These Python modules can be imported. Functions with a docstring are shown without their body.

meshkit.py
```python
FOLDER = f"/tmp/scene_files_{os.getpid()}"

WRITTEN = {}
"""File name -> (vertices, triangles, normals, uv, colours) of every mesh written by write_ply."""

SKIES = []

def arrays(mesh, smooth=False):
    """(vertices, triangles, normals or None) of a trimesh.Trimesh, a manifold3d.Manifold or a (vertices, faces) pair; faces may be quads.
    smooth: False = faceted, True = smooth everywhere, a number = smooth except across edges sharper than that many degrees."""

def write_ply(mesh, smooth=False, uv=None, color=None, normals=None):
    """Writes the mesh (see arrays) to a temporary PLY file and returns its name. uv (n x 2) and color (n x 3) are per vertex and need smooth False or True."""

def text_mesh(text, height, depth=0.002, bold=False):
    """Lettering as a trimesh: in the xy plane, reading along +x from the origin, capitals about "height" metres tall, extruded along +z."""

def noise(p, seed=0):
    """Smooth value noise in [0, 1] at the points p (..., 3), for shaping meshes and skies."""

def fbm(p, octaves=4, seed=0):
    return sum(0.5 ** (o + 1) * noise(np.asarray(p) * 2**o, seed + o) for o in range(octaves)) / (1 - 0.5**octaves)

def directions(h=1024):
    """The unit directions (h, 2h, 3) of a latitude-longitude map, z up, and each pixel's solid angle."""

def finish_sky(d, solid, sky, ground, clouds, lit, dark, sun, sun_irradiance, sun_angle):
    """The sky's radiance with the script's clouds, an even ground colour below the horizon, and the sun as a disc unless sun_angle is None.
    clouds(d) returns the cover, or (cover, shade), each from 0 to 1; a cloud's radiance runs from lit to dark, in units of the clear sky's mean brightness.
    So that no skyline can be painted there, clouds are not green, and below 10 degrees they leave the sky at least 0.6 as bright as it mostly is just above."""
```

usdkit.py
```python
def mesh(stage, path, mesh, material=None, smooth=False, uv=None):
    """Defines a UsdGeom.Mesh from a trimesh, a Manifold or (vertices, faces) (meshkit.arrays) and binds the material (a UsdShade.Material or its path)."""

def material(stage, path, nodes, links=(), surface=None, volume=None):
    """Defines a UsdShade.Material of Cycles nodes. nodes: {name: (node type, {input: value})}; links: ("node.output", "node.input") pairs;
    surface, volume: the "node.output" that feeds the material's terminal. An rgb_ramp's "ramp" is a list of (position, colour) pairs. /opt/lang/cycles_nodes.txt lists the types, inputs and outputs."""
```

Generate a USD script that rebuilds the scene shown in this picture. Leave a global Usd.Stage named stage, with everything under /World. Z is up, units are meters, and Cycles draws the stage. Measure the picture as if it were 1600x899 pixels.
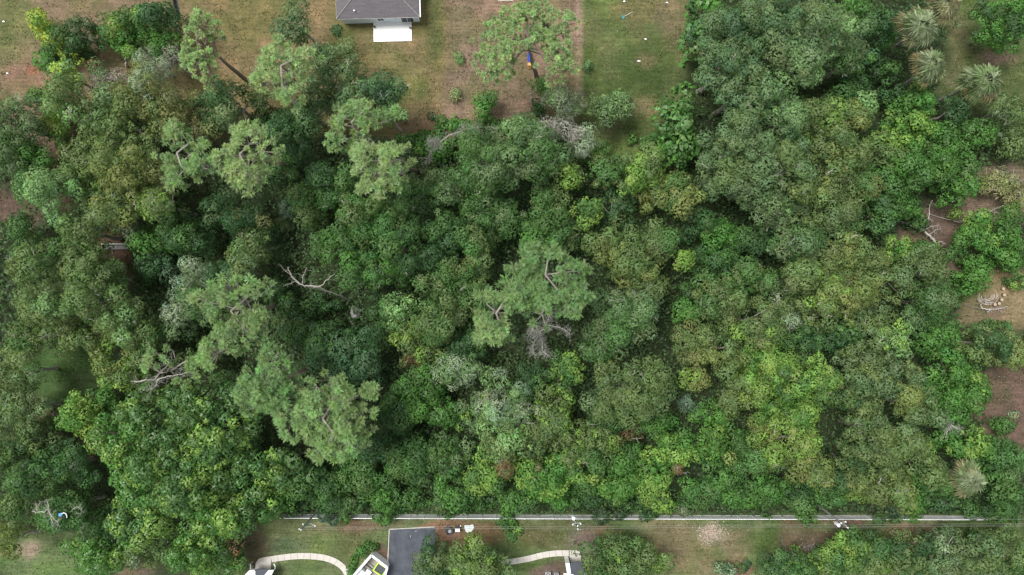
import math
import random
import numpy as np
import trimesh
import shapely
from shapely.geometry import LineString, Polygon
from pxr import Gf, Sdf, Usd, UsdGeom, UsdLux, UsdShade, Vt
import meshkit
import usdkit

random.seed(7)
stage = Usd.Stage.CreateInMemory()
UsdGeom.SetStageUpAxis(stage, 'Z')
UsdGeom.SetStageMetersPerUnit(stage, 1.0)
UsdGeom.Xform.Define(stage, '/World')
UsdGeom.Scope.Define(stage, '/World/Looks')
T = Sdf.ValueTypeNames

# ------------------------------------------------------------------ camera, sky, sun, exposure
EYE = 106.67                                    # the drone hangs this high, looking straight down
cam = UsdGeom.Camera.Define(stage, '/World/camera')
cam.CreateHorizontalApertureAttr(36.0)
cam.CreateFocalLengthAttr(24.0)
cam.AddTranslateOp().Set(Gf.Vec3d(0, 0, EYE))
cam.CreateClippingRangeAttr(Gf.Vec2f(0.1, 5000))
cam.CreateExposureAttr(1.06)
cam.CreateFStopAttr(0.075)
cam.CreateFocusDistanceAttr(200.0)

SUN_EL, SUN_AZ = math.radians(66), math.radians(-62)      # azimuth = atan2(x, y): from the upper left
usdkit.material(stage, '/World/Looks/sky_look', {
    's': ('sky_texture', {'sky_type': 'single_scattering', 'sun_disc': False, 'sun_elevation': SUN_EL, 'sun_rotation': SUN_AZ,
                          'altitude': 50.0, 'air_density': 1.0, 'aerosol_density': 3.0, 'ozone_density': 1.0}),
    'cl': ('mix', {'mix_type': 'mix', 'fac': 0.85, 'color2': (4.0, 4.0, 3.95)}),
    'b': ('background_shader', {'strength': 0.095})}, [('s.color', 'cl.color1'), ('cl.color', 'b.color')], surface='b.background')
dome = UsdLux.DomeLight.Define(stage, '/World/sky')
UsdShade.MaterialBindingAPI.Apply(dome.GetPrim()).Bind(UsdShade.Material.Get(stage, '/World/Looks/sky_look'))
sun = UsdLux.DistantLight.Define(stage, '/World/sun')
sun.CreateIntensityAttr(0.54)        # a broad soft sun through thin cloud
sun.CreateAngleAttr(24.0)
sun.CreateNormalizeAttr(True)
sun.CreateColorAttr(Gf.Vec3f(1.0, 0.97, 0.92))
sun.AddRotateXYZOp().Set(Gf.Vec3f(90 - math.degrees(SUN_EL), 0, 180 - math.degrees(SUN_AZ)))


def at(u, v, h=0.0):
    """The point at height h that stands at pixel (u, v) of the 1600 x 899 photograph."""
    k = 0.1 * (1 - h / EYE)
    return np.array([(u - 800) * k, (449.5 - v) * k, h])


# ------------------------------------------------------------------ prims
used = {}


def numbered(name, parent='/World'):
    n = used.get((parent, name), 0)
    used[(parent, name)] = n + 1
    return f'{parent}/{name}' if n == 0 else f'{parent}/{name}_{n:03d}'


def tag(p, label=None, cat=None, group=None, kind=None):
    p = p.GetPrim() if hasattr(p, 'GetPrim') else p
    for k, x in (('label', label), ('category', cat), ('group', group), ('kind', kind)):
        if x:
            p.SetCustomDataByKey(k, x)
    return p


def thing(name, label, cat, loc=(0, 0, 0), rz=0.0, group=None):
    x = UsdGeom.Xform.Define(stage, numbered(name))
    x.AddTranslateOp().Set(Gf.Vec3d(*map(float, loc)))
    if rz:
        x.AddRotateZOp().Set(float(rz))
    tag(x, label, cat, group)
    return str(x.GetPath())


def obj(name, mesh, mat, parent='/World', smooth=False, kind=None, label=None):
    m = usdkit.mesh(stage, numbered(name, parent), mesh, f'/World/Looks/{mat}', smooth=smooth)
    tag(m, label, None, None, kind)
    return m


def quads(path, v, tint, mat, n=None, kind=None):
    """A mesh of loose leaves: v (k, 4, 3) corners, tint (k, 3) one colour per leaf."""
    k = len(v)
    m = UsdGeom.Mesh.Define(stage, path)
    m.CreatePointsAttr(Vt.Vec3fArray.FromNumpy(np.ascontiguousarray(v.reshape(-1, 3), np.float32)))
    i = np.arange(k)[:, None] * 4 + np.array([0, 1, 2, 0, 2, 3])
    m.CreateFaceVertexCountsAttr(Vt.IntArray.FromNumpy(np.full(2 * k, 3, np.int32)))
    m.CreateFaceVertexIndicesAttr(Vt.IntArray.FromNumpy(i.astype(np.int32).ravel()))
    m.CreateSubdivisionSchemeAttr('none')
    if n is not None:
        m.CreateNormalsAttr(Vt.Vec3fArray.FromNumpy(np.repeat(n, 4, 0).astype(np.float32)))
        m.SetNormalsInterpolation('vertex')
    UsdGeom.PrimvarsAPI(m).CreatePrimvar('tint', T.Color3fArray, 'vertex').Set(Vt.Vec3fArray.FromNumpy(np.repeat(tint, 4, 0).astype(np.float32)))
    UsdShade.MaterialBindingAPI.Apply(m.GetPrim()).Bind(UsdShade.Material.Get(stage, f'/World/Looks/{mat}'))
    tag(m, kind=kind)
    return m


def tube(p, r, sides=6):
    p = np.asarray(p, float)
    r = np.broadcast_to(np.asarray(r, float), (len(p),))
    t = np.gradient(p, axis=0)
    t /= np.linalg.norm(t, axis=1, keepdims=True) + 1e-9
    axis = np.eye(3)[np.argmin(np.abs(t).max(0))]
    a = np.cross(t, axis + 0.01)
    a /= np.linalg.norm(a, axis=1, keepdims=True) + 1e-9
    b = np.cross(t, a)
    g = np.arange(sides) * 2 * np.pi / sides
    v = p[:, None] + r[:, None, None] * (np.cos(g)[None, :, None] * a[:, None] + np.sin(g)[None, :, None] * b[:, None])
    f = []
    for i in range(len(p) - 1):
        for j in range(sides):
            x, y = i * sides + j, i * sides + (j + 1) % sides
            f += [(x, y, y + sides), (x, y + sides, x + sides)]
    for j in range(1, sides - 1):
        f += [(0, j + 1, j), ((len(p) - 1) * sides, (len(p) - 1) * sides + j, (len(p) - 1) * sides + j + 1)]
    return trimesh.Trimesh(v.reshape(-1, 3), f, process=False)


def box(x0, y0, z0, x1, y1, z1):
    m = trimesh.creation.box([x1 - x0, y1 - y0, z1 - z0])
    m.apply_translation([(x0 + x1) / 2, (y0 + y1) / 2, (z0 + z1) / 2])
    return m


def join(ms):
    return trimesh.util.concatenate(list(ms))


def prism(pts, z0, z1):
    m = trimesh.creation.extrude_polygon(Polygon([p[:2] for p in pts]), z1 - z0, engine='earcut')
    m.apply_translation([0, 0, z0])
    return m


def unit(x):
    return x / (np.linalg.norm(x, axis=-1, keepdims=True) + 1e-9)


# ------------------------------------------------------------------ materials
def plain(name, color, rough=0.6, scale=4.0, vary=0.25, bump=0.0, metallic=0.0):
    c = np.array(color)
    nodes = {'g': ('geometry', {}), 'n': ('noise_texture', {'scale': scale, 'detail': 5.0, 'roughness': 0.6}),
             'r': ('rgb_ramp', {'ramp': [(0.25, tuple(c * (1 - vary))), (0.75, tuple(c * (1 + vary)))]}),
             'p': ('principled_bsdf', {'roughness': rough, 'metallic': metallic})}
    links = [('g.position', 'n.vector'), ('n.fac', 'r.fac'), ('r.color', 'p.base_color')]
    if bump:
        nodes['b'] = ('bump', {'strength': 0.6, 'distance': bump})
        links += [('n.fac', 'b.height'), ('b.normal', 'p.normal')]
    return usdkit.material(stage, f'/World/Looks/{name}', nodes, links, surface='p.BSDF')


def leafy(name, rough, through, spec=0.3):
    usdkit.material(stage, f'/World/Looks/{name}', {
        'a': ('attribute', {'attribute': 'tint'}),
        'p': ('principled_bsdf', {'roughness': rough, 'specular_ior_level': spec}),
        'y': ('mix_color', {'blend_type': 'multiply', 'fac': 1.0, 'b': (1.1, 1.15, 0.7)}),
        't': ('translucent_bsdf', {}), 'm': ('mix_closure', {'fac': through})},
        [('a.color', 'p.base_color'), ('a.color', 'y.a'), ('y.result', 't.color'), ('p.BSDF', 'm.closure1'), ('t.BSDF', 'm.closure2')], surface='m.closure')


leafy('leaf', 0.55, 0.36)
leafy('glossy_leaf', 0.42, 0.32, 0.45)
leafy('needle', 0.6, 0.3, 0.2)
leafy('dry_leaf', 0.8, 0.15, 0.1)
plain('bark', (0.16, 0.13, 0.105), 0.9, 5, 0.4, 0.03)
plain('pale_bark', (0.30, 0.275, 0.24), 0.9, 5, 0.35, 0.03)
plain('pine_bark', (0.20, 0.145, 0.12), 0.9, 4, 0.4, 0.03)
plain('dead_wood', (0.40, 0.375, 0.34), 0.85, 5, 0.3, 0.02)
plain('moss_wood', (0.27, 0.265, 0.24), 0.9, 5, 0.3, 0.02)
plain('log_end', (0.38, 0.30, 0.22), 0.8, 9, 0.25)
plain('white_paint', (0.78, 0.80, 0.82), 0.45, 2, 0.04)
plain('house_wall', (0.66, 0.74, 0.80), 0.7, 1.5, 0.05)
plain('patio_paint', (0.80, 0.80, 0.80), 0.6, 1.2, 0.04)
plain('vinyl', (0.72, 0.74, 0.76), 0.4, 0.7, 0.13)
plain('asphalt', (0.062, 0.070, 0.088), 0.9, 0.8, 0.34, 0.01)
plain('slate', (0.05, 0.058, 0.072), 0.7, 3, 0.2)
plain('dark_metal', (0.02, 0.02, 0.024), 0.5, 3, 0.3)
plain('dark_glass', (0.02, 0.025, 0.03), 0.1, 3, 0.1)
plain('grey_metal', (0.33, 0.34, 0.35), 0.5, 3, 0.12)
plain('pole_wood', (0.25, 0.25, 0.24), 0.85, 6, 0.25)
plain('green_pole', (0.17, 0.21, 0.18), 0.85, 6, 0.25)
plain('wire', (0.28, 0.28, 0.26), 0.5, 1, 0.05)
plain('stone', (0.26, 0.25, 0.26), 0.9, 4, 0.35, 0.05)
plain('pale_stone', (0.52, 0.56, 0.57), 0.85, 3, 0.12, 0.01)
plain('blue_plastic', (0.035, 0.07, 0.40), 0.4, 2, 0.15)
plain('sky_blue_cloth', (0.09, 0.28, 0.55), 0.7, 4, 0.2)
plain('yellow_plastic', (0.45, 0.27, 0.07), 0.4, 2, 0.15)
plain('lime_paint', (0.42, 0.60, 0.08), 0.5, 2, 0.1)
plain('teal_plastic', (0.10, 0.27, 0.25), 0.5, 2, 0.15)
plain('orange_bark', (0.50, 0.20, 0.10), 0.9, 6, 0.3)
plain('rust_soil', (0.30, 0.13, 0.08), 0.95, 3, 0.3)
plain('grey_wood', (0.27, 0.25, 0.23), 0.85, 6, 0.3)
plain('chip_wood', (0.42, 0.35, 0.28), 0.9, 6, 0.3)
usdkit.material(stage, '/World/Looks/concrete', {
    'g': ('geometry', {}), 'n': ('noise_texture', {'scale': 0.9, 'detail': 6.0, 'roughness': 0.65}), 'n2': ('noise_texture', {'scale': 14.0, 'detail': 3.0}),
    'r': ('rgb_ramp', {'ramp': [(0.3, (0.42, 0.395, 0.36)), (0.7, (0.53, 0.505, 0.465))]}), 'm': ('mix_color', {'blend_type': 'overlay', 'fac': 0.3}),
    'p': ('principled_bsdf', {'roughness': 0.85})},
    [('g.position', 'n.vector'), ('g.position', 'n2.vector'), ('n.fac', 'r.fac'), ('r.color', 'm.a'), ('n2.color', 'm.b'), ('m.result', 'p.base_color')], surface='p.BSDF')
usdkit.material(stage, '/World/Looks/shingle', {
    'g': ('geometry', {}), 'mp': ('mapping', {'scale': (1.0, 2.6, 1.0)}), 'n': ('noise_texture', {'scale': 5.0, 'detail': 4.0, 'roughness': 0.7}),
    'r': ('rgb_ramp', {'ramp': [(0.25, (0.085, 0.078, 0.088)), (0.75, (0.175, 0.16, 0.175))]}),
    'k': ('brick_texture', {'scale': 1.0, 'brick_width': 0.9, 'row_height': 0.26, 'mortar_size': 0.02, 'color1': (1, 1, 1), 'color2': (0.82, 0.82, 0.82), 'mortar': (0.6, 0.6, 0.6)}),
    'm': ('mix_color', {'blend_type': 'multiply', 'fac': 1.0}), 'p': ('principled_bsdf', {'roughness': 0.9})},
    [('g.position', 'mp.vector'), ('mp.vector', 'n.vector'), ('n.fac', 'r.fac'), ('g.position', 'k.vector'), ('r.color', 'm.a'), ('k.color', 'm.b'), ('m.result', 'p.base_color')], surface='p.BSDF')
usdkit.material(stage, '/World/Looks/ground_look', {
    'g': ('geometry', {}), 'a': ('attribute', {'attribute': 'tint'}),
    'n1': ('noise_texture', {'scale': 0.55, 'detail': 6.0, 'roughness': 0.7}), 'n2': ('noise_texture', {'scale': 2.6, 'detail': 6.0, 'roughness': 0.8}),
    'r1': ('rgb_ramp', {'ramp': [(0.32, (0.72, 0.78, 0.70)), (0.68, (1.28, 1.2, 1.22))]}), 'r2': ('rgb_ramp', {'ramp': [(0.3, (0.55, 0.57, 0.55)), (0.7, (1.45, 1.42, 1.42))]}),
    'm1': ('mix_color', {'blend_type': 'multiply', 'fac': 1.0, 'use_clamp': False}), 'm2': ('mix_color', {'blend_type': 'multiply', 'fac': 1.0, 'use_clamp': False}),
    'mp': ('mapping', {'scale': (0.18, 2.3, 1.0)}), 'n3': ('noise_texture', {'scale': 1.0, 'detail': 3.0, 'roughness': 0.6}), 'r3': ('rgb_ramp', {'ramp': [(0.35, (0.86, 0.87, 0.86)), (0.65, (1.14, 1.13, 1.13))]}),
    'm3': ('mix_color', {'blend_type': 'multiply', 'fac': 1.0, 'use_clamp': False}),
    'b': ('bump', {'strength': 0.8, 'distance': 0.06}), 'p': ('principled_bsdf', {'roughness': 0.95, 'specular_ior_level': 0.15})},
    [('g.position', 'n1.vector'), ('g.position', 'n2.vector'), ('n1.fac', 'r1.fac'), ('n2.fac', 'r2.fac'), ('a.color', 'm1.a'), ('r1.color', 'm1.b'),
     ('m1.result', 'm2.a'), ('r2.color', 'm2.b'), ('g.position', 'mp.vector'), ('mp.vector', 'n3.vector'), ('n3.fac', 'r3.fac'), ('m2.result', 'm3.a'), ('r3.color', 'm3.b'), ('m3.result', 'p.base_color'), ('n2.fac', 'b.height'), ('b.normal', 'p.normal')], surface='p.BSDF')

# ------------------------------------------------------------------ ground: one sheet, its turf, soil and leaf litter as colours
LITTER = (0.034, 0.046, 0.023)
# (shape, u, v, half width, half height, softness in px, colour): 'e' ellipse, 'r' rectangle
REGIONS = [
    ('r', 485, 80, 225, 135, 10, (0.205, 0.165, 0.085)), ('e', 620, 130, 45, 40, 25, (0.155, 0.155, 0.065)), ('e', 560, 70, 60, 30, 20, (0.17, 0.16, 0.07)),
    ('r', 680, 40, 14, 60, 8, (0.14, 0.135, 0.065)), ('e', 655, 150, 10, 10, 8, (0.09, 0.12, 0.045)), ('e', 640, 195, 45, 12, 10, (0.22, 0.16, 0.10)),
    ('r', 800, 75, 104, 120, 3, (0.215, 0.158, 0.110)), ('e', 740, 110, 40, 70, 25, (0.215, 0.165, 0.115)), ('e', 860, 130, 50, 40, 20, (0.235, 0.165, 0.115)),
    ('r', 990, 115, 84, 135, 4, (0.125, 0.160, 0.062)), ('e', 1000, 70, 60, 25, 20, (0.11, 0.13, 0.055)), ('e', 1000, 130, 70, 35, 22, (0.070, 0.098, 0.036)),
    ('e', 1005, 10, 60, 20, 15, (0.19, 0.16, 0.085)), ('e', 1000, 172, 30, 14, 10, (0.20, 0.16, 0.10)), ('e', 960, 205, 50, 20, 15, (0.10, 0.12, 0.05)), ('e', 930, 60, 22, 50, 14, (0.12, 0.14, 0.055)),
    ('r', 722, 75, 12, 118, 5, (0.225, 0.17, 0.12)), ('r', 884, 75, 12, 100, 5, (0.21, 0.155, 0.11)), ('r', 560, 120, 5, 90, 5, (0.215, 0.172, 0.09)), ('r', 930, 110, 8, 110, 6, (0.12, 0.14, 0.056)), ('r', 1046, 40, 10, 50, 14, (0.175, 0.155, 0.085)), ('e', 960, 120, 24, 30, 16, (0.095, 0.125, 0.048)), ('e', 1030, 100, 26, 26, 14, (0.085, 0.115, 0.042)), ('e', 985, 55, 18, 14, 10, (0.19, 0.155, 0.09)), ('e', 1010, 95, 14, 10, 8, (0.18, 0.15, 0.09)),
    ('r', 904, 70, 5, 85, 3, (0.30, 0.22, 0.165)),
    ('r', 100, 70, 190, 110, 20, (0.215, 0.165, 0.105)), ('e', 20, 60, 30, 50, 20, (0.17, 0.165, 0.08)), ('e', 40, 120, 34, 26, 12, (0.26, 0.165, 0.12)), ('e', 52, 111, 11, 5, 5, (0.46, 0.17, 0.09)),
    ('e', 143, 97, 9, 4, 4, (0.42, 0.16, 0.085)), ('e', 45, 175, 60, 40, 18, (0.20, 0.145, 0.10)), ('e', 90, 230, 30, 50, 14, (0.17, 0.12, 0.085)), ('e', 285, 60, 10, 60, 6, (0.27, 0.19, 0.12)),
    ('r', 1560, 70, 90, 110, 18, (0.085, 0.115, 0.042)), ('e', 1495, 60, 16, 60, 10, (0.135, 0.135, 0.065)), ('e', 1560, 88, 30, 9, 7, (0.22, 0.17, 0.12)),
    ('e', 1570, 305, 70, 45, 20, (0.20, 0.155, 0.115)), ('e', 1465, 370, 55, 55, 18, (0.15, 0.108, 0.085)), ('e', 1575, 470, 75, 50, 18, (0.235, 0.19, 0.105)), ('e', 1530, 500, 40, 35, 14, (0.22, 0.16, 0.115)),
    ('e', 1500, 420, 35, 25, 14, (0.17, 0.12, 0.095)), ('e', 1580, 640, 62, 72, 14, (0.14, 0.100, 0.076)),
    ('e', 20, 320, 60, 32, 14, (0.12, 0.085, 0.064)), ('e', 70, 655, 34, 44, 14, (0.13, 0.092, 0.068)), ('e', 182, 400, 34, 55, 12, (0.105, 0.068, 0.045)), ('e', 100, 588, 62, 52, 14, (0.075, 0.125, 0.046)),
    ('e', 130, 700, 20, 34, 10, (0.12, 0.085, 0.06)), ('e', 135, 320, 50, 22, 10, (0.11, 0.075, 0.055)),
    ('r', 980, 862, 620, 57, 5, (0.130, 0.165, 0.076)), ('e', 470, 845, 90, 26, 16, (0.145, 0.175, 0.075)), ('e', 580, 822, 60, 12, 8, (0.19, 0.13, 0.085)), ('e', 440, 855, 24, 9, 8, (0.10, 0.14, 0.07)), ('e', 545, 860, 22, 22, 10, (0.12, 0.135, 0.06)),
    ('e', 720, 832, 60, 20, 8, (0.215, 0.135, 0.09)), ('e', 598, 868, 12, 30, 6, (0.17, 0.12, 0.09)), ('e', 850, 836, 45, 22, 12, (0.12, 0.12, 0.055)), ('e', 920, 845, 32, 22, 10, (0.19, 0.155, 0.13)), ('e', 945, 832, 30, 10, 8, (0.22, 0.13, 0.095)),
    ('e', 840, 885, 50, 10, 6, (0.085, 0.13, 0.042)), ('e', 865, 893, 40, 10, 6, (0.15, 0.11, 0.09)), ('e', 1060, 855, 60, 40, 18, (0.195, 0.17, 0.095)), ('e', 1150, 845, 30, 20, 14, (0.21, 0.165, 0.115)), ('e', 1197, 842, 22, 36, 12, (0.085, 0.12, 0.045)),
    ('e', 1110, 833, 22, 15, 7, (0.29, 0.24, 0.20)), ('e', 1158, 890, 22, 9, 5, (0.23, 0.13, 0.10)), ('e', 1270, 850, 55, 30, 10, (0.155, 0.11, 0.085)), ('e', 1300, 815, 60, 6, 5, (0.19, 0.125, 0.09)), ('e', 1420, 838, 60, 22, 12, (0.21, 0.15, 0.095)), ('e', 1540, 832, 70, 22, 14, (0.07, 0.105, 0.036)),
    ('e', 60, 875, 95, 42, 12, (0.125, 0.180, 0.076)), ('e', 20, 858, 30, 14, 8, (0.24, 0.20, 0.15)), ('e', 390, 850, 30, 40, 10, (0.10, 0.095, 0.055)), ('e', 210, 890, 25, 12, 6, (0.17, 0.13, 0.10)),
]


def smooth(x):
    x = np.clip(x, 0, 1)
    return x * x * (3 - 2 * x)


def region_weight(reg, u, v, wob):
    kind, cu, cv, a, b, s, _ = reg
    if kind == 'e':
        d = (np.hypot((u - cu) / a, (v - cv) / b) - 1) * min(a, b)
        w = 1.0
    else:
        d = np.maximum(np.abs(u - cu) - a, np.abs(v - cv) - b)
        w = 0.25 if s < 5 else 1.0
    return smooth(0.5 - (d + wob * s * w * 1.3) / (2 * s))


def ground_color(x, y):
    u, v = 800 + x * 10, 449.5 - y * 10
    p = np.stack([x * 0.28, y * 0.28, np.zeros_like(x)], -1)
    wob = (meshkit.fbm(p, 4, 3) - 0.5) * 3
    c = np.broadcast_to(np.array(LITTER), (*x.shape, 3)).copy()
    turf = np.array((0.72, 0.715, 0.76))
    for reg in REGIONS:
        w = region_weight(reg, u, v, wob)[..., None]
        c = c * (1 - w) + np.array(reg[6]) * turf * w
    mot = smooth((meshkit.fbm(p * 0.7 + 31, 5, 61) - 0.42) * 5)[..., None] * smooth((c[..., 1:2] - 0.05) * 30)
    c = c * (1 - mot) + c * np.array((0.82, 0.95, 0.76)) * mot
    wrn = smooth((meshkit.fbm(p * 1.3 + 77, 4, 63) - 0.55) * 6)[..., None]
    c = c * (1 + wrn * np.array((0.30, 0.22, 0.22)))
    far = smooth((np.maximum(np.abs(x) / 95, np.abs(y) / 60) - 1) * 3)[..., None]
    return c * (1 - far) + np.array((0.10, 0.11, 0.05)) * far


gx = np.unique(np.concatenate([np.linspace(-600, -90, 18), np.arange(-90, 90.1, 0.6), np.linspace(90, 600, 18)]))
gy = np.unique(np.concatenate([np.linspace(-600, -54, 18), np.arange(-54, 54.1, 0.6), np.linspace(54, 600, 18)]))
X, Y = np.meshgrid(gx, gy)
Zg = np.where((np.abs(X) < 90) & (np.abs(Y) < 54), 0.0, 0.0)
ii = np.arange(X.size).reshape(X.shape)
gf = np.stack([ii[:-1, :-1], ii[:-1, 1:], ii[1:, 1:], ii[1:, :-1]], -1).reshape(-1, 4)
gm = usdkit.mesh(stage, '/World/ground', (np.stack([X, Y, Zg], -1).reshape(-1, 3), gf), '/World/Looks/ground_look')
GC = ground_color(X, Y)
UsdGeom.PrimvarsAPI(gm).CreatePrimvar('tint', T.Color3fArray, 'vertex').Set(Vt.Vec3fArray.FromNumpy(GC.reshape(-1, 3).astype(np.float32)))
tag(gm, 'turf, bare soil and leaf litter spread under the whole wood', 'ground', None, 'structure')

# ------------------------------------------------------------------ foliage
TINT = {
    'olive': (0.112, 0.158, 0.060), 'grey-green': (0.110, 0.162, 0.076), 'silver': (0.205, 0.255, 0.172), 'yellow-olive': (0.156, 0.188, 0.064),
    'lime': (0.160, 0.250, 0.060), 'bright green': (0.076, 0.170, 0.040), 'dark green': (0.044, 0.092, 0.036), 'mid-green': (0.070, 0.138, 0.044),
    'pale green': (0.160, 0.255, 0.106), 'rust-brown': (0.150, 0.098, 0.056), 'tan': (0.260, 0.230, 0.130), 'blue-green': (0.068, 0.128, 0.064),
    'brown-olive': (0.138, 0.152, 0.062), 'bare grey': (0.280, 0.262, 0.240), 'sunny lime': (0.270, 0.330, 0.062)}
LIFT = np.array((1.36, 1.47, 1.36))
# leaf length, leaf width, lump radius, cover, droop of the crown's rim, material, upward bias
KIND = {
    'oak': (0.36, 0.17, 0.98, 0.98, 0.62, 'leaf'), 'laurel': (0.44, 0.23, 0.95, 1.05, 0.55, 'glossy_leaf'), 'leafy': (0.40, 0.21, 0.85, 0.95, 0.62, 'leaf'),
    'big': (0.72, 0.50, 0.85, 1.0, 0.60, 'glossy_leaf'), 'moss': (0.60, 0.075, 1.0, 0.50, 0.55, 'dry_leaf'), 'shrub': (0.32, 0.17, 0.55, 1.0, 0.7, 'leaf'),
    'vine': (0.36, 0.24, 0.60, 1.0, 0.7, 'leaf')}


def leaf_quads(c, nrm, length, width, rng):
    """Folded leaves at c facing nrm."""
    k = len(c)
    a = unit(np.cross(nrm, rng.normal(size=(k, 3))))
    b = np.cross(nrm, a)
    length, width = np.asarray(length)[:, None], np.asarray(width)[:, None]
    fold = 0.22 * width * nrm
    return np.stack([c - a * length * 0.5, c - b * width * 0.5 + fold + a * length * 0.05, c + a * length * 0.5 - 0.12 * length * nrm, c + b * width * 0.5 + fold + a * length * 0.05], 1)


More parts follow.
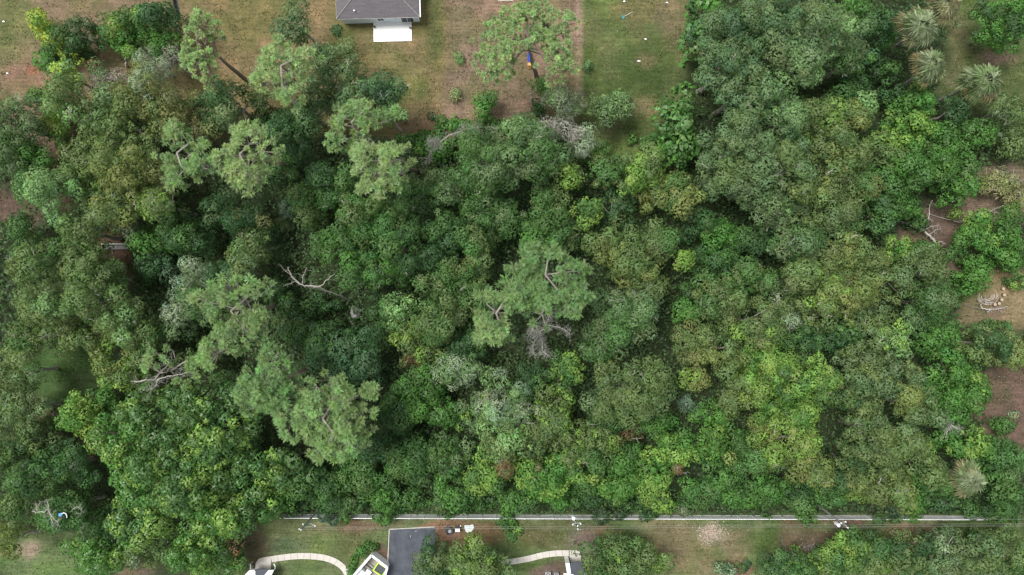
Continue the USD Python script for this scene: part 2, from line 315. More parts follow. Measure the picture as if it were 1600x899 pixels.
def crown(kind, tint, rx, ry, thick, rng, thin=1.0, tint2=None, share2=0.0, lumpf=1.0):
    """Leaves of a crown whose top is at z = 0 and which hangs down thick metres; x, y radii rx, ry. Returns corners, tints, normals, the lumps' centres."""
    L, W, lr, cover, droop, mat = KIND[kind]
    lr = min(lr * lumpf, 0.55 * min(rx, ry) + 0.15)
    area = math.pi * rx * ry
    nl = max(5, int(area / (math.pi * lr * lr) * 2.1 * thin))
    th = rng.uniform(0, 2 * np.pi, nl * 3)
    ph = rng.uniform(0, 2 * np.pi, 5)
    rim = 1.03 + 0.15 * np.sin(2 * th + ph[0]) + 0.14 * np.sin(3 * th + ph[1]) + 0.12 * np.sin(5 * th + ph[2]) + 0.09 * np.sin(8 * th + ph[3])
    rho = np.sqrt(rng.uniform(0, 1, nl * 3))
    p = np.stack([np.cos(th) * rho * rim * max(rx - lr * 0.6, 0.3), np.sin(th) * rho * rim * max(ry - lr * 0.6, 0.3)], 1)
    keep = [0]                                                    # spread the lumps out
    for i in range(1, len(p)):
        if len(keep) >= nl:
            break
        if np.min(np.hypot(*(p[keep] - p[i]).T)) > lr * 0.66:
            keep.append(i)
    p, rho = p[keep], rho[keep]
    n = len(p)
    big = meshkit.noise(np.stack([p[:, 0] * 0.42 + ph[4] * 9, p[:, 1] * 0.42, np.zeros(n)], -1), 5) - 0.5
    z = -lr * 0.8 - thick * droop * rho ** 2.2 + big * thick * 0.95 + rng.uniform(-0.30, 0.12, n) * thick * 0.6
    r = lr * np.exp(rng.normal(-0.08, 0.32, n)).clip(0.45, 1.6)
    # a second, lower storey that closes the sides
    m = max(2, n // 3)
    j = rng.integers(0, n, m)
    p2 = p[j] * rng.uniform(0.8, 1.02, (m, 1))
    z2 = z[j] - thick * rng.uniform(0.3, 0.65, m)
    ctr = np.concatenate([np.column_stack([p, z]), np.column_stack([p2, z2])])
    r = np.concatenate([r, lr * rng.uniform(0.7, 1.1, m)])
    per = np.maximum(14, (cover * 2 * math.pi * r * r * 1.15 / (L * W * 0.5) * 0.62)).astype(int)
    lump = np.repeat(np.arange(len(ctr)), per)
    k = len(lump)
    d = unit(rng.normal(size=(k, 3)) * [1, 1, 0.9] + [0, 0, 0.42])
    d[:, 2] = np.where(d[:, 2] < -0.35, -d[:, 2], d[:, 2])
    lumpy = 0.82 + 0.22 * rng.random(k) ** 0.8
    frill = 1 + 0.24 * np.sin(d[:, 0] * 6 + lump * 1.7) * np.sin(d[:, 1] * 6 + lump)
    c = ctr[lump] + d * (r[lump] * lumpy * frill)[:, None] * [1.05, 1.05, 0.82]
    nrm = unit(d * 0.9 + rng.normal(size=(k, 3)) * 0.40 + [0, 0, 0.2])
    nrm = np.where((nrm * d).sum(1, keepdims=True) < 0, -nrm, nrm)
    s = rng.uniform(0.7, 1.3, k)
    v = leaf_quads(c, nrm, L * s, W * s, rng)
    base = np.array(TINT[tint]) * LIFT
    lt = np.exp(rng.normal(0, 0.12, (len(ctr), 1))) * base * np.exp(rng.normal(0, 0.055, (len(ctr), 3)) * [1.3, 0.6, 0.7])
    if tint2:
        pick = rng.random(len(ctr)) < share2
        lt[pick] = np.array(TINT[tint2]) * LIFT * np.exp(rng.normal(0, 0.12, (pick.sum(), 1)))
    t = lt[lump] * np.exp(rng.normal(0, 0.11, (k, 1))) * np.exp(rng.normal(0, 0.04, (k, 3)) * [1.4, 0.5, 1.0])
    return v, t, unit(nrm * 0.4 + d * 0.9 + [0, 0, 0.15]), ctr, mat


def trunk_and_limbs(root, rng, h, r, targets, bark, lean=(0, 0), n_limbs=5, fork=0.55):
    """Trunk from the origin up to a fork, with tapered limbs out to some of the targets."""
    fz = h * fork
    w = rng.normal(0, 0.12, (5, 2))
    top = np.array([lean[0] * fork, lean[1] * fork, fz])
    path = np.array([[top[0] * t + w[i, 0] * (t > 0), top[1] * t + w[i, 1] * (t > 0), fz * t] for i, t in enumerate(np.linspace(0, 1, 5))])
    path[0, 2] = -0.05
    obj('trunk', tube(path, np.linspace(r * 1.25, r * 0.7, 5) * np.array([1.15, 0.95, 1, 1, 1]), 7), bark, root, smooth=40)
    order = sorted(range(len(targets)), key=lambda i: rng.random())
    for i in order[:n_limbs]:
        e = np.array(targets[i])
        a = path[-1] + [0, 0, -rng.uniform(0, 0.2) * fz]
        mid = a * 0.45 + e * 0.55 + [rng.normal(0, 0.3), rng.normal(0, 0.3), rng.uniform(-0.2, 0.5)]
        q = a * 0.75 + mid * 0.25 + rng.normal(0, 0.12, 3)
        obj('limb', tube([a, q, mid, mid * 0.4 + e * 0.6 + rng.normal(0, 0.2, 3), e], np.array([0.55, 0.45, 0.32, 0.2, 0.08]) * r, 5), bark, root, smooth=40)
    return path[-1]


def twigs(ctrs, rng, n, r=0.035, reach=1.2):
    """Bare twigs that stick out of a crown."""
    ms = []
    for i in rng.integers(0, len(ctrs), n):
        a = np.array(ctrs[i]) + rng.normal(0, 0.2, 3)
        d = unit(rng.normal(size=3) * [1, 1, 0.4] + [0, 0, 0.55])
        p = [a]
        for s in range(4):
            p.append(p[-1] + d * reach * 0.28 + rng.normal(0, 0.07, 3))
        ms.append(tube(p, np.linspace(r * 1.5, r * 0.4, 5), 4))
        for _ in range(2):
            e = p[2] + unit(rng.normal(size=3) + d) * reach * 0.5
            ms.append(tube([p[2], (p[2] + e) / 2 + rng.normal(0, 0.05, 3), e], [r, r * 0.7, r * 0.3], 3))
    return join(ms)


seed = [100]


def new_rng():
    seed[0] += 1
    return np.random.default_rng(seed[0])


NAME = {'oak': 'oak_tree', 'laurel': 'laurel_tree', 'leafy': 'broadleaf_tree', 'big': 'large_leaved_tree', 'moss': 'mossy_tree', 'shrub': 'shrub', 'vine': 'vine_thicket'}
CAT = {'oak': 'oak tree', 'laurel': 'laurel tree', 'leafy': 'tree', 'big': 'tree', 'moss': 'tree', 'shrub': 'shrub', 'vine': 'vines'}
COVER = []                                       # where crowns stand: (u, v, r, h)


def tree(u, v, rx, ry, h, kind, tint, label, group=None, tint2=None, share2=0.0, thin=1.0, n_twigs=0, thick=None, lean=None, lumpf=1.0):
    """A tree whose crown covers pixels (u +- rx, v +- ry) and reaches the height h."""
    rng = new_rng()
    small = kind in ('shrub', 'vine')
    thick = thick or min(h * (0.85 if small else 0.5), 0.5 + 0.085 * (rx + ry) * 0.75)
    hm = h - 0.35 * thick
    c = at(u, v, hm)
    k = 0.1 * (1 - hm / EYE)
    lx, ly = lean if lean else (rng.normal(0, 0.35), rng.normal(0, 0.35)) if not small else (0, 0)
    base = np.array([c[0] - lx, c[1] - ly, 0.0])
    t = thing(NAME[kind], label, CAT[kind], base, group=group)
    V, tt, nn, ctr, mat = crown(kind, tint, rx * k, ry * k, thick, rng, thin, tint2, share2, lumpf)
    shift = np.array([lx, ly, h])
    V, ctr = V + shift, ctr + shift
    low = V[..., 2].min()
    if low < 0.03:
        V[..., 2] = np.maximum(V[..., 2], 0.03 + rng.random(V.shape[:1])[:, None] * 0.1)
    bark = {'oak': 'pale_bark', 'moss': 'moss_wood', 'laurel': 'bark'}.get(kind, 'bark')
    if small:
        obj('stem', join([tube([[rng.normal(0, .1), rng.normal(0, .1), 0], np.array(ctr[i]) * [.5, .5, .5], ctr[i]], [0.05, 0.035, 0.015], 4) for i in rng.integers(0, len(ctr), 3)]), 'bark', t)
    else:
        trunk_and_limbs(t, rng, h, 0.012 * h + 0.003 * (rx + ry) * 0.5, ctr, bark, (lx, ly), 5 if rx > 30 else 3)
    quads(numbered('crown', t), V, tt, mat, nn)
    if n_twigs:
        obj('bare_twigs', twigs(ctr[: max(3, len(ctr) * 2 // 3)], rng, n_twigs), 'dead_wood' if kind != 'moss' else 'moss_wood', t, kind='stuff')
    COVER.append((u, v, (rx + ry) / 2, h))
    return t


def pine(u, v, rx, ry, h, label, base=None, lobes=None, n=150, tuft=0.62, tint='pine', needles=60, open_=0.0, spare=()):
    """A tall pine: tufts of needles round the ends of boughs that spread from a bare trunk. lobes: (u, v, r) parts of the crown."""
    rng = new_rng()
    lobes = lobes or [(u, v, (rx + ry) / 2)]
    top = at(u, v, h - 1.5)
    foot = at(*base) if base else np.array([top[0] + rng.normal(0, 0.4), top[1] + rng.normal(0, 0.4), 0])
    t = thing('pine_tree', label, 'pine tree', foot)
    ends, crowns = [], top - foot
    lobes = [(a_, b_, c_ * 1.12) for a_, b_, c_ in lobes]
    tot = sum(r * r for *_, r in lobes)
    for lu, lv, r in lobes:
        m = max(6, int(n * 1.25 * r * r / tot))
        k = 0.1 * (1 - (h - 2) / EYE)
        th, rho = rng.uniform(0, 2 * np.pi, m * 3), np.sqrt(rng.random(m * 3))
        rim = 1 + 0.16 * np.sin(3 * th + rng.uniform(0, 6)) + 0.12 * np.sin(5 * th + rng.uniform(0, 6)) + 0.08 * np.sin(9 * th)
        px, py = np.cos(th) * rho * rim * (r * k - tuft * 0.7), np.sin(th) * rho * rim * (r * k - tuft * 0.7)
        pts, keep = np.column_stack([px, py]), [0]
        if open_:
            gap = meshkit.noise(np.stack([px * 0.5 + lu, py * 0.5 + lv, 0 * px], -1), 11)
            ok = gap > open_ * 0.55
        else:
            ok = np.ones(len(px), bool)
        cl = at(lu, lv, h - 2) - foot
        ok &= np.hypot(cl[0] + px - crowns[0], cl[1] + py - crowns[1]) > (0.3 if tint == 'green' else 0.9)
        ok &= np.hypot(cl[0] + foot[0] + px - at(828, 95, h - 2)[0], cl[1] + foot[1] + py - at(828, 95, h - 2)[1]) > 1.9
        ok &= meshkit.noise(np.stack([px * 0.75 + lu, py * 0.75 + lv, 0 * px], -1), 17) > 0.30
        for i in range(1, len(pts)):
            if len(keep) >= m:
                break
            if ok[i] and np.min(np.hypot(*(pts[keep] - pts[i]).T)) > tuft * 0.86:
                keep.append(i)
        c0 = at(lu, lv, h - 2) - foot
        big = meshkit.noise(np.stack([px * 0.4 + lu, py * 0.4, 0 * px], -1), 4)[keep]
        zz = h - 0.6 - (2.2 + 0.1 * r * 0.35) * rho[keep] ** 2 + (big - 0.5) * 3.2 + rng.normal(0, 0.35, len(keep))
        ends.append(np.column_stack([c0[0] + pts[keep, 0], c0[1] + pts[keep, 1], zz]))
    for su, sv in spare:
        ends.append((at(su, sv, h - 3) - foot + rng.normal(0, 0.35, (5, 3)))[:])
    ends = np.vstack(ends)
    # trunk and boughs
    path = np.array([[crowns[0] * s + rng.normal(0, .08) * (0 < s < 1), crowns[1] * s + rng.normal(0, .08) * (0 < s < 1), (h - 1.2) * s] for s in np.linspace(0, 1, 9)])
    path[0, 2] = -0.05
    obj('trunk', tube(path, np.linspace(0.36, 0.08, 9), 8), 'bark' if open_ else 'pine_bark', t, smooth=40)
    ang = np.arctan2(ends[:, 1] - crowns[1], ends[:, 0] - crowns[0])
    nb = 11
    sector = ((ang + np.pi) / (2 * np.pi) * nb).astype(int) % nb
    for s in range(nb):
        mine = ends[sector == s]
        if not len(mine):
            continue
        far = mine[np.argmax(np.hypot(*(mine[:, :2] - crowns[:2]).T))]
        a = path[5 + s % 4] * 1.0
        m1 = a * 0.6 + far * 0.4 + rng.normal(0, 0.25, 3) + [0, 0, 0.1]
        m2 = a * 0.25 + far * 0.75 + rng.normal(0, 0.2, 3) - [0, 0, 0.5]
        ms = [tube([a, m1, m2, far - [0, 0, 0.3]], [0.11, 0.085, 0.06, 0.02], 5)]
        for e in mine:
            src = m1 if np.linalg.norm(e - m1) < np.linalg.norm(e - m2) else m2
            ms.append(tube([src, (src + e) / 2 + rng.normal(0, 0.15, 3) - [0, 0, 0.15], e - [0, 0, 0.15]], [0.05, 0.035, 0.015], 4))
        obj('bough', join(ms), 'bark' if open_ > 0.5 else 'pale_bark', t)
    # tufts: blades radiating from each bough end
    per = needles
    c = np.repeat(ends, per, 0)
    k = len(c)
    sz = np.repeat(tuft * rng.uniform(0.7, 1.25, len(ends)), per)
    d = unit(rng.normal(size=(k, 3)) + [0, 0, 0.35])
    d[:, 2] = np.where(d[:, 2] < -0.15, -d[:, 2], d[:, 2])
    side = unit(np.cross(d, [0, 0, 1.0] + 0.7 * rng.normal(size=(k, 3))))
    ln = (sz * rng.uniform(0.5, 1.2, k))[:, None]
    w = 0.075
    start = c + d * ln * 0.35
    end = c + d * ln
    gn = np.cross(side, d)
    gn = np.where(gn[:, 2:] < 0, -gn, gn)
    V = np.stack([start - side * w * 0.6, end - side * w * 0.4 - [0, 0, 0.05], end + side * w * 0.4 - [0, 0, 0.05], start + side * w * 0.6], 1)
    flip = np.cross(V[:, 1] - V[:, 0], V[:, 2] - V[:, 0])[:, 2] < 0
    V[flip] = V[flip][:, [0, 3, 2, 1]]
    base_t = np.array({'pine': (0.232, 0.355, 0.145), 'pale': (0.285, 0.400, 0.175), 'green': (0.190, 0.315, 0.125), 'grey': (0.2, 0.25, 0.125)}[tint])
    tt = np.repeat(base_t * np.exp(rng.normal(0, 0.13, (len(ends), 1))) * np.exp(rng.normal(0, 0.05, (len(ends), 3))), per, 0) * np.exp(rng.normal(0, 0.16, (k, 1)))
    quads(numbered('needle_tufts', t), V, tt, 'needle', unit(gn + [0, 0, 0.25]))
    COVER.append((u, v, (rx + ry) / 2, h))
    return t


def frond(direction, length, fan, rise, rng, blades=15):
    """A fan frond: stalk and pleated blades; returns (stalk mesh, fan mesh)."""
    dx, dy = math.cos(direction), math.sin(direction)
    p, z = [], 0.0
    for s in np.linspace(0, 1, 4):
        p.append([dx * length * s, dy * length * s, rise * s - 0.35 * length * s * s])
    hub = np.array(p[-1])
    v, f = [], []
    for i, g in enumerate(np.linspace(-1.75, 1.75, blades)):
        a = direction + g + rng.normal(0, 0.05)
        r = fan * (1.05 - 0.16 * abs(g)) * rng.uniform(0.8, 1.1)
        tip = hub + [math.cos(a) * r, math.sin(a) * r, -0.38 * r * rng.uniform(0.2, 1.7)]
        mid = hub + [math.cos(a) * r * 0.6, math.sin(a) * r * 0.6, rng.normal(0, 0.05)]
        n = np.array([-math.sin(a), math.cos(a), 0]) * fan * 0.05
        b = len(v)
        v += [hub, mid - n + [0, 0, 0.07], tip, mid + n - [0, 0, 0.07]]
        f += [(b, b + 1, b + 2), (b, b + 2, b + 3)]
    return tube(p, [0.04, 0.03, 0.025, 0.02], 4), trimesh.Trimesh(v, f, process=False)


PALM = {'green': (0.19, 0.27, 0.12), 'grey': (0.28, 0.34, 0.20), 'tan': (0.31, 0.31, 0.17), 'brown': (0.30, 0.27, 0.14), 'blue': (0.16, 0.25, 0.16), 'dark': (0.08, 0.14, 0.07)}
for nme, col in PALM.items():
    plain('frond_' + nme, col, 0.5, 3, 0.25)


def palm(u, v, r, h, label, base=None, n=38, mix=('grey', 'green', 'grey', 'tan'), name='palm_tree', cat='palm tree'):
    rng = new_rng()
    c = at(u, v, h)
    foot = at(*base) if base else np.array([c[0], c[1], 0.0])
    t = thing(name, label, cat, foot)
    top = c - foot
    k = 0.1 * (1 - h / EYE)
    R = r * k * 1.0
    if h > 3:
        path = np.array([[top[0] * s, top[1] * s, top[2] * s - 0.05 * (1 - s)] for s in np.linspace(0, 1, 6)])
        obj('trunk', tube(path, np.linspace(0.24, 0.19, 6), 8), 'moss_wood', t, smooth=40)
    for i in range(n):
        tier = i / n
        L = R * (0.34 + 0.34 * rng.random())
        fan = R * 0.50 * rng.uniform(0.75, 1.2)
        stalk, leaf = frond(i * 2.39996 + rng.normal(0, 0.15), L * (0.40 + 0.60 * tier), fan, R * (0.34 - 0.50 * tier), rng)
        mat = 'frond_' + mix[min(3, max(0, int(tier * 4 + rng.normal(0, 0.7))))]
        for m in (stalk, leaf):
            m.apply_translation(top)
        f = obj('frond', leaf, mat, t)
        obj('stalk', stalk, mat, str(f.GetPath()))
    COVER.append((u, v, r, h))


def snag(spec, label, name='dead_tree', cat='dead tree', mat='dead_wood', hair=0, seed_=1, side=6, hair_mat='moss_wood'):
    """A bare tree: spec is a list of limbs, each a list of (u, v, height, radius in metres)."""
    rng = np.random.default_rng(seed_)
    p0 = at(*spec[0][0][:3])
    t = thing(name, label, cat, (p0[0], p0[1], 0))
    for i, limb in enumerate(spec):
        pts = np.array([at(a, b, c) for a, b, c, _ in limb]) - [p0[0], p0[1], 0]
        rad = np.array([d for *_, d in limb]) * 0.68
        s = np.linspace(0, len(pts) - 1, len(pts) * 3 - 2)
        q = np.column_stack([np.interp(s, np.arange(len(pts)), pts[:, k]) for k in range(3)])
        q[1:-1] += rng.normal(0, 0.06, (len(q) - 2, 3))
        o = obj('trunk' if i == 0 else 'limb', tube(q, np.interp(s, np.arange(len(pts)), rad), side), mat, t, smooth=40)
        if hair:
            hs = []
            for _ in range(hair):
                j = rng.integers(0, len(q))
                d = unit(rng.normal(size=3) * [1, 1, 0.5])
                L = rng.uniform(0.4, 1.3)
                e = q[j] + d * L * 0.5 + rng.normal(0, 0.1, 3)
                hs.append(tube([q[j], e, q[j] + d * L + [0, 0, -0.15]], [0.022, 0.016, 0.007], 3))
                for _k in range(2):
                    hs.append(tube([e, e + unit(d + rng.normal(size=3) * 0.8) * L * 0.3, e + unit(d + rng.normal(size=3) * 0.8) * L * 0.6], [0.014, 0.010, 0.005], 3))
            obj('twigs', join(hs), hair_mat, str(o.GetPath()), kind='stuff')
    return t


